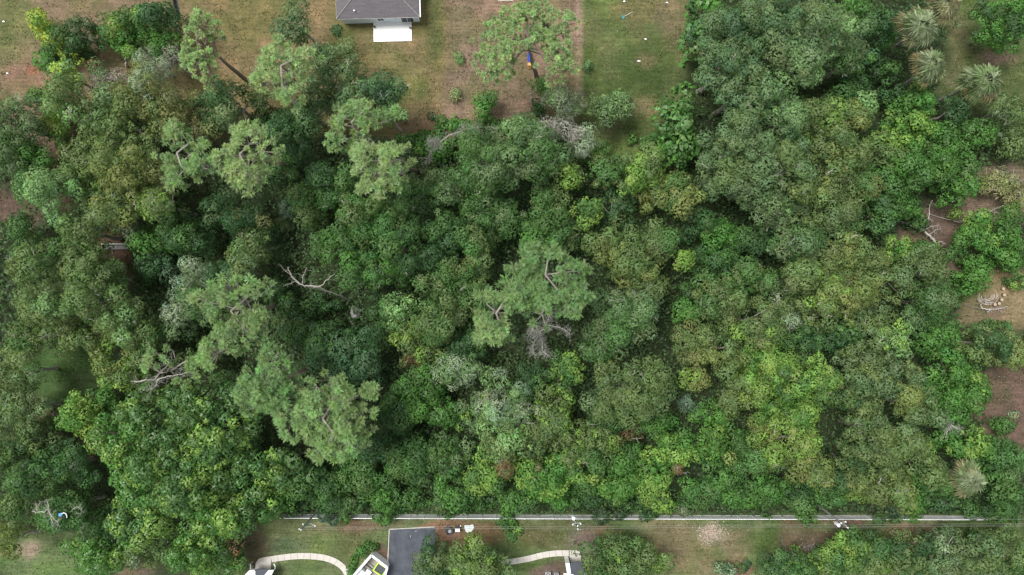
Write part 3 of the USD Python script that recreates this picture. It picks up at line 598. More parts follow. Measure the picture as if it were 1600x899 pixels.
#FOREST#
# ------------------------------------------------------------------ the wood, tree by tree
# u v rx ry height kind tint [second tint share] [t=twigs] | label (or none: one is put together from its look and what stands next to it)
TREES = '''
64 38 26 30 8.2 leafy sunny_lime bright_green .2 | bright yellow-green bushy tree in the left yard, nearest the corner
80 60 18 20 7.6 leafy sunny_lime mid-green .3
118 52 32 32 7.5 oak dark_green bright_green .15 | dark glossy-looking tree beside the bright yellow-green tree in the left yard
76 82 20 17 4.5 leafy dark_green bright_green .3
106 84 16 16 6 leafy sunny_lime dark_green .4
138 86 15 10 3 shrub dark_green
70 99 17 17 5 leafy bright_green pale_green .3
105 114 24 22 9 leafy sunny_lime pale_green .5
62 150 24 15 5 leafy bright_green | flat vivid green shrubby tree poking left toward the red soil patch
78 178 16 17 6 leafy sunny_lime bright_green .5
66 198 12 20 4 leafy bright_green
86 205 18 22 6 leafy bright_green lime .2
192 30 38 34 9 leafy mid-green lime .25
246 22 30 32 8.5 oak dark_green blue-green .3 | dark tree in the top thicket, beside the black silt fence
255 66 32 30 7 leafy bright_green | vivid green rounded tree at the foot of the top thicket
190 60 22 22 6 leafy bright_green lime .3
206 82 13 13 7 leafy lime | small lime bush leaning over the pale dead trunk
226 48 24 22 6 leafy bright_green
232 90 24 20 8 moss bare_grey silver .5 t=14 | dry grey bush crown just below the top thicket
272 98 24 24 7 moss bare_grey grey-green .4 t=12 | brown-grey dry crown against the pale see-through pine
168 122 36 22 9 moss bare_grey grey-green .5 t=16 | grey twiggy crown at the foot of the pale dead trunk
108 152 34 36 12 oak olive pale_green .15
150 168 42 40 13 oak olive grey-green .3
230 132 36 32 12 moss silver yellow-olive .35 t=10
205 158 36 30 13 oak yellow-olive olive .4
258 178 40 38 12 oak brown-olive olive .5
190 202 42 36 13 oak olive grey-green .2
140 210 36 34 12 oak olive lime .1
310 178 38 36 11 oak brown-olive dark_green .5
362 158 40 42 12 oak grey-green dark_green .4
18 186 42 42 12 oak grey-green silver .1 | grey-green oak cut by the left edge, below the red soil patch
10 240 36 40 10 oak mid-green grey-green .3
458 32 26 38 13 oak grey-green blue-green .3 | grey-green oak reaching into the lawn left of the grey-roofed house
526 46 12 10 8 oak dark_green | small dark leafy spray beside the lower left corner of the house
525 96 40 42 13 oak grey-green dark_green .25
500 132 36 32 12 oak grey-green olive .2
590 140 36 34 14 oak blue-green dark_green .35 | round blue-green oak bulging onto the house lawn
545 150 34 30 12 oak grey-green
445 205 44 38 10 oak dark_green mid-green .3
410 190 30 30 9 oak brown-olive dark_green .5
604 172 22 24 10 oak mid-green dark_green .3
620 178 16 14 9 leafy pale_green mid-green .4
757 156 19 19 6 leafy bright_green mid-green .3 | solitary round bright tree on the lawn between the two pale saplings and the wood edge
758 182 18 13 3.5 leafy bright_green
843 134 16 15 6 leafy mid-green bright_green .3 | small mid-green tree on the lawn, under the see-through pine's trunk
842 168 14 22 4 leafy dark_green
955 162 42 30 9 leafy pale_green grey-green .4 | soft pale green tree spreading over the green lawn
884 158 36 26 8 moss silver pale_green .4 t=26
866 196 24 18 9 moss bare_grey t=18 | ash-grey twiggy crown at the bottom of the brown lawn
905 218 24 28 10 moss bare_grey silver .2 t=22 | whitish-grey twiggy crown overhanging the green lawn's lower left corner
818 206 48 34 12 oak grey-green pale_green .25
830 244 58 50 14 oak grey-green mid-green .3
760 250 56 54 14 oak mid-green grey-green .4
1062 172 36 42 11 big mid-green bright_green .35 | big-leaved glossy tree with rosettes standing at the right edge of the lawn
1062 226 34 36 9 big bright_green mid-green .5
1092 66 34 34 10 big mid-green bright_green .4 | big-leaved vivid tree at the lawn's upper right edge, against the grey-green oaks
1100 18 32 26 9 big bright_green dark_green .3
1142 38 54 44 16 oak grey-green blue-green .3
1196 24 50 44 17 oak grey-green blue-green .3
1250 44 54 50 17 oak grey-green olive .2
1306 52 50 52 16 oak grey-green pale_green .15
1140 96 54 46 17 oak grey-green blue-green .2
1200 88 54 50 18 oak grey-green olive .15
1170 134 52 42 16 oak grey-green blue-green .2
1246 104 44 42 16 oak grey-green pale_green .2
1328 92 34 26 13 oak grey-green mid-green .4
1336 18 30 26 8 leafy bright_green mid-green .5
1378 34 32 30 9 oak dark_green mid-green .3
1388 56 16 14 7 leafy bright_green
1366 86 13 13 7 leafy blue-green bright_green .5
1574 36 44 44 9 leafy dark_green bright_green .45 | dark dome-shaped tree alone on the upper right grass
1558 56 20 20 7 leafy bright_green
1160 210 58 50 17 oak grey-green olive .2
1216 190 46 44 17 oak grey-green pale_green .15
1290 196 56 50 15 oak olive lime .12
1336 176 32 26 12 oak yellow-olive olive .4
1362 160 28 22 10 leafy pale_green yellow-olive .3
1240 248 56 48 16 oak grey-green olive .35
1320 246 50 44 15 oak olive yellow-olive .3
1432 168 36 32 10 leafy bright_green lime .2
1428 206 40 34 11 leafy lime bright_green .5 | yellow-tinted broadleaf tree midway between the upper right palms and the fallen dead tree
1482 212 42 34 9 leafy mid-green bright_green .4
1532 208 38 28 9 leafy bright_green mid-green .3
1574 168 32 34 10 moss grey-green olive .4 t=10 | grey mossy crown on the right edge beside the palm
1500 170 26 24 8 oak dark_green
1590 210 24 40 9 oak grey-green olive .3
1390 228 34 30 11 leafy olive lime .3
78 298 46 48 14 oak pale_green olive .25 | palest green oak near the left edge, above the dark litter gap
118 262 44 40 13 oak olive lime .2
36 284 34 32 11 leafy mid-green pale_green .3
40 240 30 26 9 leafy bright_green mid-green .4
186 262 52 48 15 oak yellow-olive olive .35 | golden-olive oak left of the two bright pines
178 312 44 36 14 oak yellow-olive olive .5
240 318 40 36 13 oak olive lime .25
242 270 26 34 11 oak brown-olive olive .5
118 362 44 38 12 oak olive grey-green .2
64 412 48 44 13 oak olive mid-green .3
118 416 40 38 13 oak olive lime .12
168 436 30 24 9 oak olive mid-green .4
162 346 34 26 10 moss silver olive .4 t=14
36 358 30 24 7 oak mid-green dark_green .3
232 376 30 28 8 leafy mid-green bright_green .4 | dense rounded green crown just right of the dark trough
284 368 38 40 10 oak mid-green dark_green .3
232 414 32 28 6 oak blue-green dark_green .5
340 326 34 30 10 oak dark_green grey-green .3
392 346 36 36 10 oak dark_green brown-olive .3 t=10
374 398 38 42 12 oak olive grey-green .5 t=8
288 432 34 30 12 moss silver grey-green .4 t=12 | silver mossy crown between the dark trough and the white-limbed dead tree
312 470 30 34 11 oak grey-green mid-green .3
340 430 26 26 9 oak dark_green
432 262 32 28 8 oak mid-green dark_green .5
512 286 44 40 11 oak mid-green dark_green .3
476 318 36 34 9 oak mid-green olive .3
600 346 52 48 15 oak mid-green bright_green .25
548 330 46 42 14 oak mid-green olive .2
520 384 42 36 12 oak mid-green bright_green .15
580 418 56 42 14 oak mid-green bright_green .3
624 388 40 36 13 oak mid-green dark_green .2
692 298 42 34 11 oak grey-green mid-green .4
656 306 28 30 9 oak dark_green mid-green .4
752 306 40 36 11 oak mid-green grey-green .4
700 356 40 36 11 oak mid-green dark_green .4
746 372 42 38 12 oak mid-green olive .3
790 336 34 30 11 oak grey-green mid-green .5
682 402 36 34 10 oak mid-green dark_green .5
728 424 40 34 11 oak olive mid-green .4
690 446 42 34 12 oak mid-green olive .3
886 272 28 30 10 leafy lime olive .4
860 318 38 32 10 oak mid-green olive .4
916 330 26 26 10 leafy lime mid-green .4
846 366 40 36 11 oak mid-green bright_green .2
896 366 32 30 9 oak dark_green olive .4
1002 262 42 44 13 oak lime olive .45 | broad yellow-green oak below the green lawn's right end
950 262 30 32 10 oak olive mid-green .4
1028 296 34 30 11 oak yellow-olive olive .5
960 330 36 34 8 oak dark_green olive .2
1066 304 38 34 11 oak yellow-olive mid-green .4
1088 346 32 28 9 oak dark_green olive .3
978 394 58 48 13 oak olive yellow-olive .25 | broad brownish-olive oak right of the big central pine
1034 378 34 32 11 oak olive mid-green .3
1008 432 40 32 11 oak yellow-olive olive .4
1067 404 22 20 11 leafy lime | lime-yellow round crown standing out right of the central pine
1124 364 40 30 9 leafy bright_green | vivid green low tree in the dark gap right of the lime-yellow crown
1146 268 52 42 15 oak grey-green olive .15
1194 290 48 44 15 oak grey-green olive .2
1220 330 42 36 14 oak grey-green pale_green .2
1286 290 48 40 15 oak olive yellow-olive .2
1300 330 42 36 14 oak olive grey-green .3
1346 288 36 36 13 oak olive mid-green .4
1388 288 40 48 11 leafy mid-green bright_green .4
1424 258 34 34 10 leafy bright_green mid-green .4
1418 316 34 30 10 leafy mid-green bright_green .5
1464 262 40 36 9 leafy bright_green mid-green .4
1504 256 30 32 8 leafy mid-green bright_green .5
1500 292 30 28 8 leafy bright_green
1372 340 34 32 10 leafy mid-green blue-green .3
1320 352 40 34 12 oak grey-green mid-green .5
1244 378 44 38 13 oak grey-green mid-green .3
1200 376 34 30 10 oak dark_green mid-green .4
1310 392 48 40 14 oak yellow-olive olive .4
1276 432 46 38 13 oak olive lime .15
1352 416 50 44 14 oak olive yellow-olive .35
1406 388 28 26 9 leafy bright_green lime .4
1404 436 48 40 13 oak olive grey-green .4
1450 424 40 40 12 oak grey-green olive .5
1472 396 24 20 5 leafy mid-green lime .3 | low bushy tree right under the fallen dead tree
1530 358 30 38 6 leafy bright_green lime .3
1578 368 32 40 6 leafy bright_green mid-green .3
1556 290 50 22 4 moss tan yellow-olive .4 t=20 | tan dry straggly bush in the right-hand clearing
1590 312 26 22 4 moss tan yellow-olive .5 t=12
1532 432 30 24 6 leafy bright_green | vivid bushy tree directly above the ring of log stumps
1586 404 24 22 5 leafy bright_green
1518 450 18 16 4 leafy bright_green dark_green .3
1520 404 18 14 3 shrub mid-green bright_green .4
1496 388 14 12 2.2 shrub mid-green pale_green .4
1432 386 16 12 3 shrub bright_green mid-green .4
1556 408 16 12 2.4 shrub bright_green lime .3
1506 434 14 12 2.6 shrub mid-green olive .4
1596 440 14 16 3 shrub mid-green lime .3
1560 508 22 12 2.4 shrub mid-green olive .4
1520 520 16 14 3 shrub olive mid-green .4
1564 664 20 14 2.6 shrub mid-green bright_green .4
1586 650 8 7 1.0 shrub silver tan .4
1440 350 18 14 4 shrub dark_green mid-green .4
62 484 56 46 14 oak olive pale_green .2
140 468 50 42 14 oak olive mid-green .2
28 534 40 42 12 oak olive mid-green .3
112 522 46 34 13 oak olive lime .15
182 506 42 40 13 oak olive pale_green .25
176 552 36 36 11 leafy yellow-olive lime .3
194 590 32 24 9 leafy lime olive .4
226 534 36 36 12 oak olive mid-green .4
12 592 36 34 12 oak olive grey-green .3
28 648 48 42 12 oak grey-green olive .5
118 654 42 38 11 leafy lime bright_green .5 | bright soft green low crown between the red-brown patch and the laurels
158 622 30 26 7 leafy mid-green bright_green .4
270 512 30 30 9 oak dark_green grey-green .3
276 484 26 30 11 moss silver t=8
296 560 32 30 10 oak mid-green olive .4
236 648 50 44 14 laurel mid-green lime .25 | upper left laurel of the glossy lumpy laurel clump
308 636 46 40 14 laurel mid-green lime .2
182 694 52 46 15 laurel bright_green lime .3 | leftmost laurel of the glossy clump, its lumps tipped yellow
256 708 52 46 16 laurel mid-green lime .3
338 692 52 48 15 laurel mid-green lime .15
364 632 30 30 13 laurel mid-green pale_green .3
212 762 52 42 14 laurel bright_green lime .35
290 766 50 44 14 laurel mid-green lime .2
376 744 52 44 14 laurel mid-green lime .12
226 812 48 42 12 laurel mid-green lime .3
330 812 54 42 13 laurel bright_green lime .3
388 794 46 40 12 laurel mid-green lime .25
170 822 44 38 10 oak mid-green dark_green .4
152 866 44 38 9 laurel bright_green lime .2 | bottommost laurel, beside the pale grass at the lower left corner
232 864 40 34 9 oak olive silver .3
300 862 42 34 9 laurel bright_green lime .25
350 866 24 24 7 leafy rust-brown mid-green .6 t=4 | half rust-brown crown at the bottom, left of the curved path
338 890 40 20 8 laurel bright_green lime .3
425 782 38 34 9 laurel bright_green lime .3
440 742 46 38 11 laurel mid-green lime .2
76 742 60 46 14 oak mid-green dark_green .4
96 806 56 40 12 oak mid-green dark_green .25
36 796 40 38 10 oak mid-green olive .4
18 716 36 42 10 oak olive dark_green .4
12 842 26 34 8 oak yellow-olive olive .4
40 688 40 34 9 oak olive dark_green .3
506 540 46 36 10 oak blue-green mid-green .4
562 548 36 38 9 oak blue-green dark_green .3
470 520 30 26 7 oak mid-green dark_green .5
548 584 40 30 8 oak dark_green blue-green .4
622 486 34 28 9 leafy pale_green mid-green .4
628 522 26 28 10 leafy lime olive .3 | yellow-green upright crown right of the grey boulder
686 506 46 38 12 oak olive mid-green .3
664 548 34 24 9 leafy olive lime .4
740 466 36 30 11 oak mid-green olive .4
640 566 18 14 5 moss rust-brown brown-olive .4 | low rust-brown dead bush in the dark gap left of centre
650 618 48 40 9 leafy bright_green mid-green .4
616 650 34 34 8 oak dark_green mid-green .4
690 640 32 34 8 leafy bright_green mid-green .3
712 578 40 32 11 moss pale_green silver .5
790 632 44 56 13 moss silver pale_green .5 t=10 | tall pale silvery crown below the central pine
744 652 38 38 10 oak grey-green lime .2
730 540 34 30 9 oak mid-green dark_green .4
830 600 34 34 8 oak dark_green mid-green .3
882 586 34 32 10 leafy mid-green lime .4 | lumpy yellow-green crown just below the grey dead twigs
640 718 52 44 9 oak mid-green dark_green .3
560 738 54 46 9 oak mid-green bright_green .3
490 760 46 36 8 oak mid-green dark_green .3
610 780 42 24 6 leafy mid-green bright_green .4
530 786 38 22 6 oak mid-green grey-green .3
580 700 36 32 8 oak dark_green blue-green .3
710 770 46 28 6 leafy mid-green bright_green .4
700 712 40 36 9 oak mid-green grey-green .3
978 502 56 46 15 oak grey-green mid-green .3 | broad grey-green oak up-left of the small vivid bush, right of the central pine
1012 462 36 30 13 oak grey-green olive .3
942 540 40 32 11 oak mid-green grey-green .4
1076 488 20 16 7 leafy bright_green | small vivid bush in the dark hollow right of centre
1134 470 48 40 12 oak olive mid-green .3
1178 502 46 44 12 oak olive lime .15
1088 540 44 36 10 oak brown-olive olive .5
1130 548 44 42 12 oak olive yellow-olive .3
1090 596 26 20 8 leafy yellow-olive lime .3 | small yellow-ochre crown right of the broad middle oak
988 614 74 58 14 oak olive grey-green .25 | very broad olive oak below right of the centre
852 652 50 44 11 oak olive lime .15
902 690 58 46 13 oak olive lime .2
826 690 40 40 10 oak olive grey-green .3
1120 656 32 26 7 leafy bright_green | vivid rounded crown beside the blue-green fan palmettos
1154 624 34 32 9 oak yellow-olive olive .4
1204 572 56 44 14 oak lime bright_green .4
1262 600 58 54 15 oak lime mid-green .35 | largest yellow-green oak in the right half
1180 610 40 36 12 oak lime olive .4
1232 646 52 36 13 oak bright_green lime .45
986 682 18 15 6 leafy rust-brown brown-olive .3 t=10 | round brown dead crown below the very broad olive oak
952 656 34 30 8 oak dark_green mid-green .4
1022 660 34 28 8 leafy bright_green mid-green .4
1232 488 32 30 12 moss silver olive .5 t=14 | silver mossy crown left of the yellow-olive oak on the right
1334 462 54 44 15 oak yellow-olive lime .35 | yellow-olive oak standing out on the right, left of the stump ring
1290 480 42 36 13 oak olive lime .2
1262 528 42 34 10 oak mid-green dark_green .4
1320 526 44 34 11 oak dark_green mid-green .4
1372 510 46 42 13 oak olive grey-green .3
1404 532 28 30 12 leafy pale_green lime .4
1360 566 44 38 12 oak grey-green olive .4
1404 596 54 46 13 oak grey-green yellow-olive .3
1340 622 44 40 11 oak olive dark_green .3
1462 470 42 46 11 oak grey-green mid-green .5
1472 524 40 38 9 leafy mid-green bright_green .5
1490 580 42 40 8 leafy bright_green mid-green .3
1516 608 36 32 7 leafy bright_green lime .15
1480 632 40 36 9 leafy bright_green mid-green .3
1552 540 44 36 10 oak olive dark_green .5 | dark olive oak below the ring of log stumps, over the tan clearing
1586 550 30 28 9 oak yellow-olive olive .4
1440 640 40 36 12 oak olive grey-green .3
1236 692 62 44 14 oak yellow-olive lime .35
1262 730 44 36 13 oak yellow-olive olive .35
1376 682 58 48 14 oak olive grey-green .2
1440 712 52 46 13 oak olive lime .15
1400 762 52 38 12 oak olive yellow-olive .3
1346 740 42 40 11 oak olive dark_green .3
1186 720 44 36 11 oak mid-green yellow-olive .3
1140 748 42 36 9 leafy mid-green bright_green .5
1104 696 36 32 9 leafy bright_green lime .3
1060 710 40 34 10 leafy lime bright_green .5
1012 736 46 40 10 leafy bright_green lime .4
1022 776 44 26 8 leafy lime mid-green .4
960 752 44 38 9 leafy bright_green lime .3
976 716 36 32 9 leafy mid-green bright_green .4
1040 688 12 11 7 leafy lime | tiny lemon-yellow crown above the red dead spray
1110 770 40 26 8 oak mid-green bright_green .3
906 738 44 38 11 leafy lime mid-green .5
862 748 44 40 11 leafy bright_green lime .4
790 690 48 42 12 leafy pale_green olive .5
760 736 46 42 10 leafy lime mid-green .5
816 732 38 38 10 leafy bright_green lime .4
846 770 34 24 8 leafy lime bright_green .4
790 722 13 16 11.5 moss rust-brown brown-olive .3 t=3 | rust-brown dead spray left of the other red sprays near the fence
840 738 9 13 11.5 moss rust-brown brown-olive .3 t=3 | thin rust-red dead spray between two yellow-green crowns
1062 735 9 8 10.6 moss rust-brown brown-olive .3 t=3 | small brick-red dead spray on a crown near the fence
930 782 46 15 4.5 leafy mid-green dark_green .5
880 779 40 18 5 leafy bright_green mid-green .5
810 779 40 20 5 leafy mid-green bright_green .4
1195 768 42 28 8 leafy bright_green mid-green .3
1296 752 38 34 9 oak mid-green dark_green .4
1290 776 38 17 6 leafy mid-green bright_green .3
1240 778 34 24 7 oak mid-green dark_green .4
1346 775 36 17 7 leafy lime mid-green .3
1430 791 24 16 4 leafy bright_green | bright low bush touching the white fence near its right end
1508 690 38 32 8 leafy bright_green lime .2
1474 760 30 30 8 leafy mid-green bright_green .4
1538 706 30 26 7 leafy bright_green mid-green .4
1570 710 38 24 9 oak mid-green dark_green .4
1594 730 28 28 9 oak mid-green grey-green .4
1576 770 34 34 8 leafy mid-green bright_green .4
1484 789 36 13 2.2 leafy dark_green mid-green .4
1560 800 40 14 4 oak mid-green dark_green .4
682 886 44 34 8 oak olive dark_green .4 | olive oak overhanging the asphalt pad from the right
734 889 50 38 9 oak olive lime .25
772 893 30 28 8 oak olive pale_green .4
940 888 46 34 8 oak olive mid-green .4 | olive oak spreading over the slate-roofed entrance at the bottom
1000 884 52 38 9 oak olive lime .2
970 862 40 24 8 oak olive mid-green .3
1136 890 15 12 2 shrub silver blue-green .5 | grey-green round shrub in the mulch bed at the bottom
1165 890 13 10 1.8 shrub blue-green mid-green .5 | small blue-green shrub right of the grey-green round shrub
1226 884 36 28 7 oak mid-green dark_green .4
1262 892 34 22 6 leafy lime mid-green .4
1326 874 30 28 7 oak mid-green lime .3
1360 858 38 28 8 oak mid-green dark_green .3
1386 878 40 34 8 oak olive lime .2
1336 846 26 22 7 leafy lime mid-green .4 | thin yellowish crown just below the right-hand utility pole
1430 872 44 36 9 oak dark_green olive .3
1492 874 54 42 10 oak grey-green silver .2
1548 878 42 38 10 oak grey-green olive .3
1590 876 30 44 9 oak olive mid-green .4
1556 850 30 16 6 leafy olive mid-green .4
1300 892 34 20 6 oak olive mid-green .4
480 787 30 12 2.4 leafy dark_green mid-green .4
665 789 24 8 2.0 leafy bright_green mid-green .4
1170 787 40 10 2.0 vine mid-green bright_green .4
1055 789 60 9 2.0 vine mid-green bright_green .3
990 789 26 10 2.2 leafy mid-green dark_green .4
745 789 36 10 2.0 vine mid-green bright_green .4
600 792 40 9 2.2 vine bright_green mid-green .4
600 810 16 9 3.0 vine bright_green mid-green .4 | vivid vine hump spilling over the white fence near its left end
794 810 15 11 2.8 vine bright_green mid-green .4 | long vivid vine mound sprawling over the fence onto the lower lawn
796 820 11 11 1.0 vine bright_green mid-green .4
808 829 10 8 0.8 vine bright_green lime .3
798 838 7 8 0.7 vine mid-green bright_green .4
784 816 7 6 0.6 vine bright_green mid-green .4
1130 406 34 30 8 oak mid-green dark_green .4
1172 428 32 28 9 oak olive mid-green .4
1106 440 30 24 8 leafy mid-green olive .4
1200 440 30 26 9 oak mid-green grey-green .4
1150 384 28 22 7 leafy dark_green bright_green .4
1095 470 24 20 6 oak dark_green mid-green .5
1350 126 28 24 7 oak dark_green mid-green .4
1388 108 24 22 6 leafy mid-green dark_green .5
1396 146 22 18 5 leafy dark_green mid-green .4
1330 140 24 20 8 oak mid-green dark_green .4
448 478 26 20 5 leafy dark_green mid-green .4
500 476 28 18 4 leafy mid-green dark_green .5
520 516 24 16 4 leafy dark_green bright_green .3
596 478 24 22 6 oak mid-green dark_green .4
600 520 22 20 5 leafy dark_green mid-green .4
560 520 20 14 3 shrub dark_green mid-green .5
424 452 24 22 6 oak dark_green mid-green .3
1150 690 28 22 6 leafy mid-green bright_green .3
480 176 40 34 11 oak grey-green dark_green .4
405 150 22 24 9 oak grey-green olive .3
350 195 34 26 10 oak dark_green brown-olive .4
1268 818 13 10 3.2 leafy mid-green bright_green .3 | small green bush over the fence left of the right-hand utility pole
1375 812 12 8 3 leafy mid-green dark_green .4
540 810 10 7 2.8 leafy mid-green bright_green .4
1018 808 16 7 2.8 leafy dark_green mid-green .5
1252 808 14 7 2.7 vine mid-green bright_green .4
1398 811 18 7 2.6 leafy mid-green dark_green .4
1428 811 12 7 2.6 vine bright_green
1582 806 26 9 4 oak mid-green dark_green .3
700 808 7 5 2.4 vine mid-green
1200 809 9 4 2.3 vine mid-green bright_green .3
585 857 8 6 1.2 shrub mid-green bright_green .4 | curved clipped hedge end beside the white-walled enclosure
574 855 8 6 1.2 shrub mid-green bright_green .4
565 860 7 7 1.2 shrub bright_green mid-green .4
558 868 6 8 1.2 shrub mid-green bright_green .4
553 877 6 8 1.2 shrub bright_green mid-green .3
549 886 6 8 1.2 shrub mid-green bright_green .4
547 896 6 8 1.2 shrub bright_green mid-green .4
717 87 9 9 1.6 moss pale_green tan .5 | upper of two pale saplings on the brown lawn
711 148 9 9 1.6 moss pale_green tan .6 | lower of two pale saplings on the brown lawn
676 184 7 6 1.0 shrub dark_green silver .3 | tiny dark shrub near the bottom right of the house lawn
624 180 6 6 1.0 shrub dark_green
918 101 8 8 1.5 moss pale_green | pale round shrub just right of the tan strip between lawns
712 200 40 16 2.0 vine bright_green mid-green .4 | vivid vine bank along the lower edge of the brown lawn
660 216 36 16 2.2 vine bright_green mid-green .4
790 196 36 12 2.4 vine mid-green bright_green .4
690 232 40 18 3.0 leafy bright_green mid-green .4
930 236 32 20 6 oak mid-green lime .3
1010 222 24 14 2.0 vine bright_green mid-green .5
'''
PINES = [
    (308, 64, 44, 52, 19, 'sparse pale pine at top left whose crown lets the turf show through', None, [(300, 68, 30), (322, 40, 22), (352, 62, 11), (315, 105, 24)], 230, 'pale', 0.95, ()),
    (440, 104, 56, 62, 20, 'pale pine over the upper left wood edge with a drooping lower bough', None, [(428, 96, 40), (470, 90, 26), (452, 150, 24), (420, 120, 26)], 150, 'pale', 0.3, ()),
    (550, 192, 40, 46, 21, 'upper one of two pines at the house lawn corner', None, [(548, 200, 40), (570, 175, 24)], 105, 'pine', 0.3, ((614, 176), (606, 184))),
    (592, 250, 56, 52, 22, 'lower one of two pines at the house lawn corner, yellower', (652, 268, 0), [(575, 250, 38), (612, 252, 36), (590, 280, 30)], 150, 'pale', 0.2, ()),
    (820, 52, 80, 64, 21, 'see-through pine standing over the brown lawn by the blue slide', (838, 120, 0), [(790, 60, 52), (850, 40, 48), (868, 90, 36), (815, 25, 36), (845, 75, 40), (780, 95, 26)], 300, 'pale', 0.95, ()),
    (278, 240, 46, 52, 21, 'left one of the paired bright pines with crossing pale boughs', None, [(265, 220, 34), (300, 250, 32), (268, 270, 26)], 135, 'pine', 0.2, ()),
    (376, 242, 50, 54, 22, 'right one of the paired bright pines, its reddish trunk showing', (467, 263, 0), [(384, 225, 40), (378, 268, 34), (350, 245, 22)], 165, 'pale', 0.0, ()),
    (852, 430, 72, 56, 22, 'big central pine, upper crown with dark boughs', None, [(860, 430, 50), (820, 410, 32), (895, 470, 32), (850, 480, 36), (808, 458, 34)], 260, 'green', 0.1, ()),
    (775, 490, 46, 52, 21, 'smaller pine clasping the big central pine from the lower left', None, [(770, 480, 38), (770, 515, 30)], 115, 'pine', 0.2, ()),
    (362, 486, 66, 76, 21, 'pine left of the white-limbed dead tree, with a skeleton of boughs', None, [(345, 470, 40), (390, 470, 36), (355, 520, 38), (330, 555, 22), (400, 510, 22)], 200, 'pine', 0.35, ()),
    (255, 582, 46, 40, 18, 'ragged half-dead pine above the laurels', None, [(240, 565, 26), (275, 585, 24), (300, 570, 18)], 75, 'pine', 0.5, ()),
    (412, 604, 66, 60, 22, 'dense round green pine right of the laurel clump', None, [(420, 590, 44), (385, 615, 34), (440, 620, 38), (412, 612, 40)], 240, 'green', 0.0, ()),
    (505, 654, 76, 62, 22, 'widest pale pine below the middle left, twigs sticking out right', None, [(500, 640, 44), (540, 660, 40), (470, 660, 40), (510, 695, 34), (535, 625, 30), (545, 690, 28), (505, 655, 40)], 330, 'pine', 0.15, ((577, 604), (582, 618), (568, 612))),
]

MARKS = [('the grey-roofed house', 590, 15), ('the white patio', 613, 50), ('the blue slide', 828, 98), ('the two pines at the lawn corner', 572, 225), ('the paired bright pines', 325, 240),
         ('the big central pine', 850, 430), ('the white-limbed dead tree', 470, 430), ('the dark trough', 182, 386), ('the grey boulder', 557, 490), ('the laurel clump', 270, 710),
         ('the widest pale pine', 505, 654), ('the half-dead pine', 255, 582), ('the big-leaved glossy tree', 1062, 190), ('the fallen dead tree', 1455, 362), ('the ring of log stumps', 1550, 468),
         ('the upper right palms', 1450, 90), ('the palm at the fence end', 1515, 750), ('the right utility pole', 1312, 815), ('the middle utility pole', 900, 815), ('the left utility pole', 475, 822),
         ('the wood chip patch', 1110, 832), ('the asphalt pad', 640, 860), ('the blue scrap', 95, 805), ('the pale dead trunk', 198, 105), ('the red soil patch', 50, 115), ('the silt fence', 277, 15),
         ('the lime-yellow crown', 1067, 404), ('the very broad olive oak', 988, 614), ('the largest yellow-green oak', 1262, 600), ('the red-brown clearing', 1580, 640), ('the rust-brown bush', 640, 566),
         ('the blue-green palmettos', 1080, 635), ('the tall silvery crown', 790, 632), ('the vivid low tree', 1124, 364), ('the yellow-olive oak', 1334, 462), ('the soft pale tree', 955, 162)]
NOUN = {'oak': 'oak', 'laurel': 'laurel', 'leafy': 'broadleaf tree', 'big': 'big-leaved tree', 'moss': 'mossy twiggy tree', 'shrub': 'shrub', 'vine': 'vine thicket'}
WAY = ['right of', 'up-right of', 'above', 'up-left of', 'left of', 'down-left of', 'below', 'down-right of']
LEAF = {'sunny lime': 'yellow-green', 'mid-green': 'green', 'bright green': 'vivid green', 'lime': 'yellow-green'}


def auto_label(row, taken):
    u, v, rx, ry, h, kind, t1, t2 = row
    r = (rx + ry) / 2
    size = 'small' if r < 20 else 'narrow' if rx < 0.72 * ry else 'low wide' if rx > 1.8 * ry else 'broad' if r > 47 else 'rounded' if r > 38 else ''
    look = f"{size} {LEAF.get(t1, t1)} {NOUN[kind]}".strip()
    mix = f" flecked {LEAF.get(t2, t2)}" if t2 else ''
    near = sorted(MARKS, key=lambda m: math.hypot(m[1] - u, m[2] - v))[:5]

    def rel(m):
        d = math.hypot(m[1] - u, m[2] - v)
        a = math.atan2(m[2] - v, u - m[1])
        return ('just ' if d < 62 else 'well ' if d > 130 else '') + WAY[int(round(a / (math.pi / 4))) % 8] + ' ' + m[0]
    tries = [f'{look}{mix}, {rel(near[0])}'] + [f'{look}{mix}, {rel(near[0])}, {rel(m)}' for m in near[1:]] + [f'{look}{mix}, {rel(near[1])}, {rel(m)}' for m in near[2:]]
    for s in tries:
        if s not in taken and len(s.split()) <= 16:
            return s
    for s in tries:
        s = s.replace(mix, '') if mix else s
        if s not in taken:
            return ' '.join(s.split()[:16])
    return tries[-1]


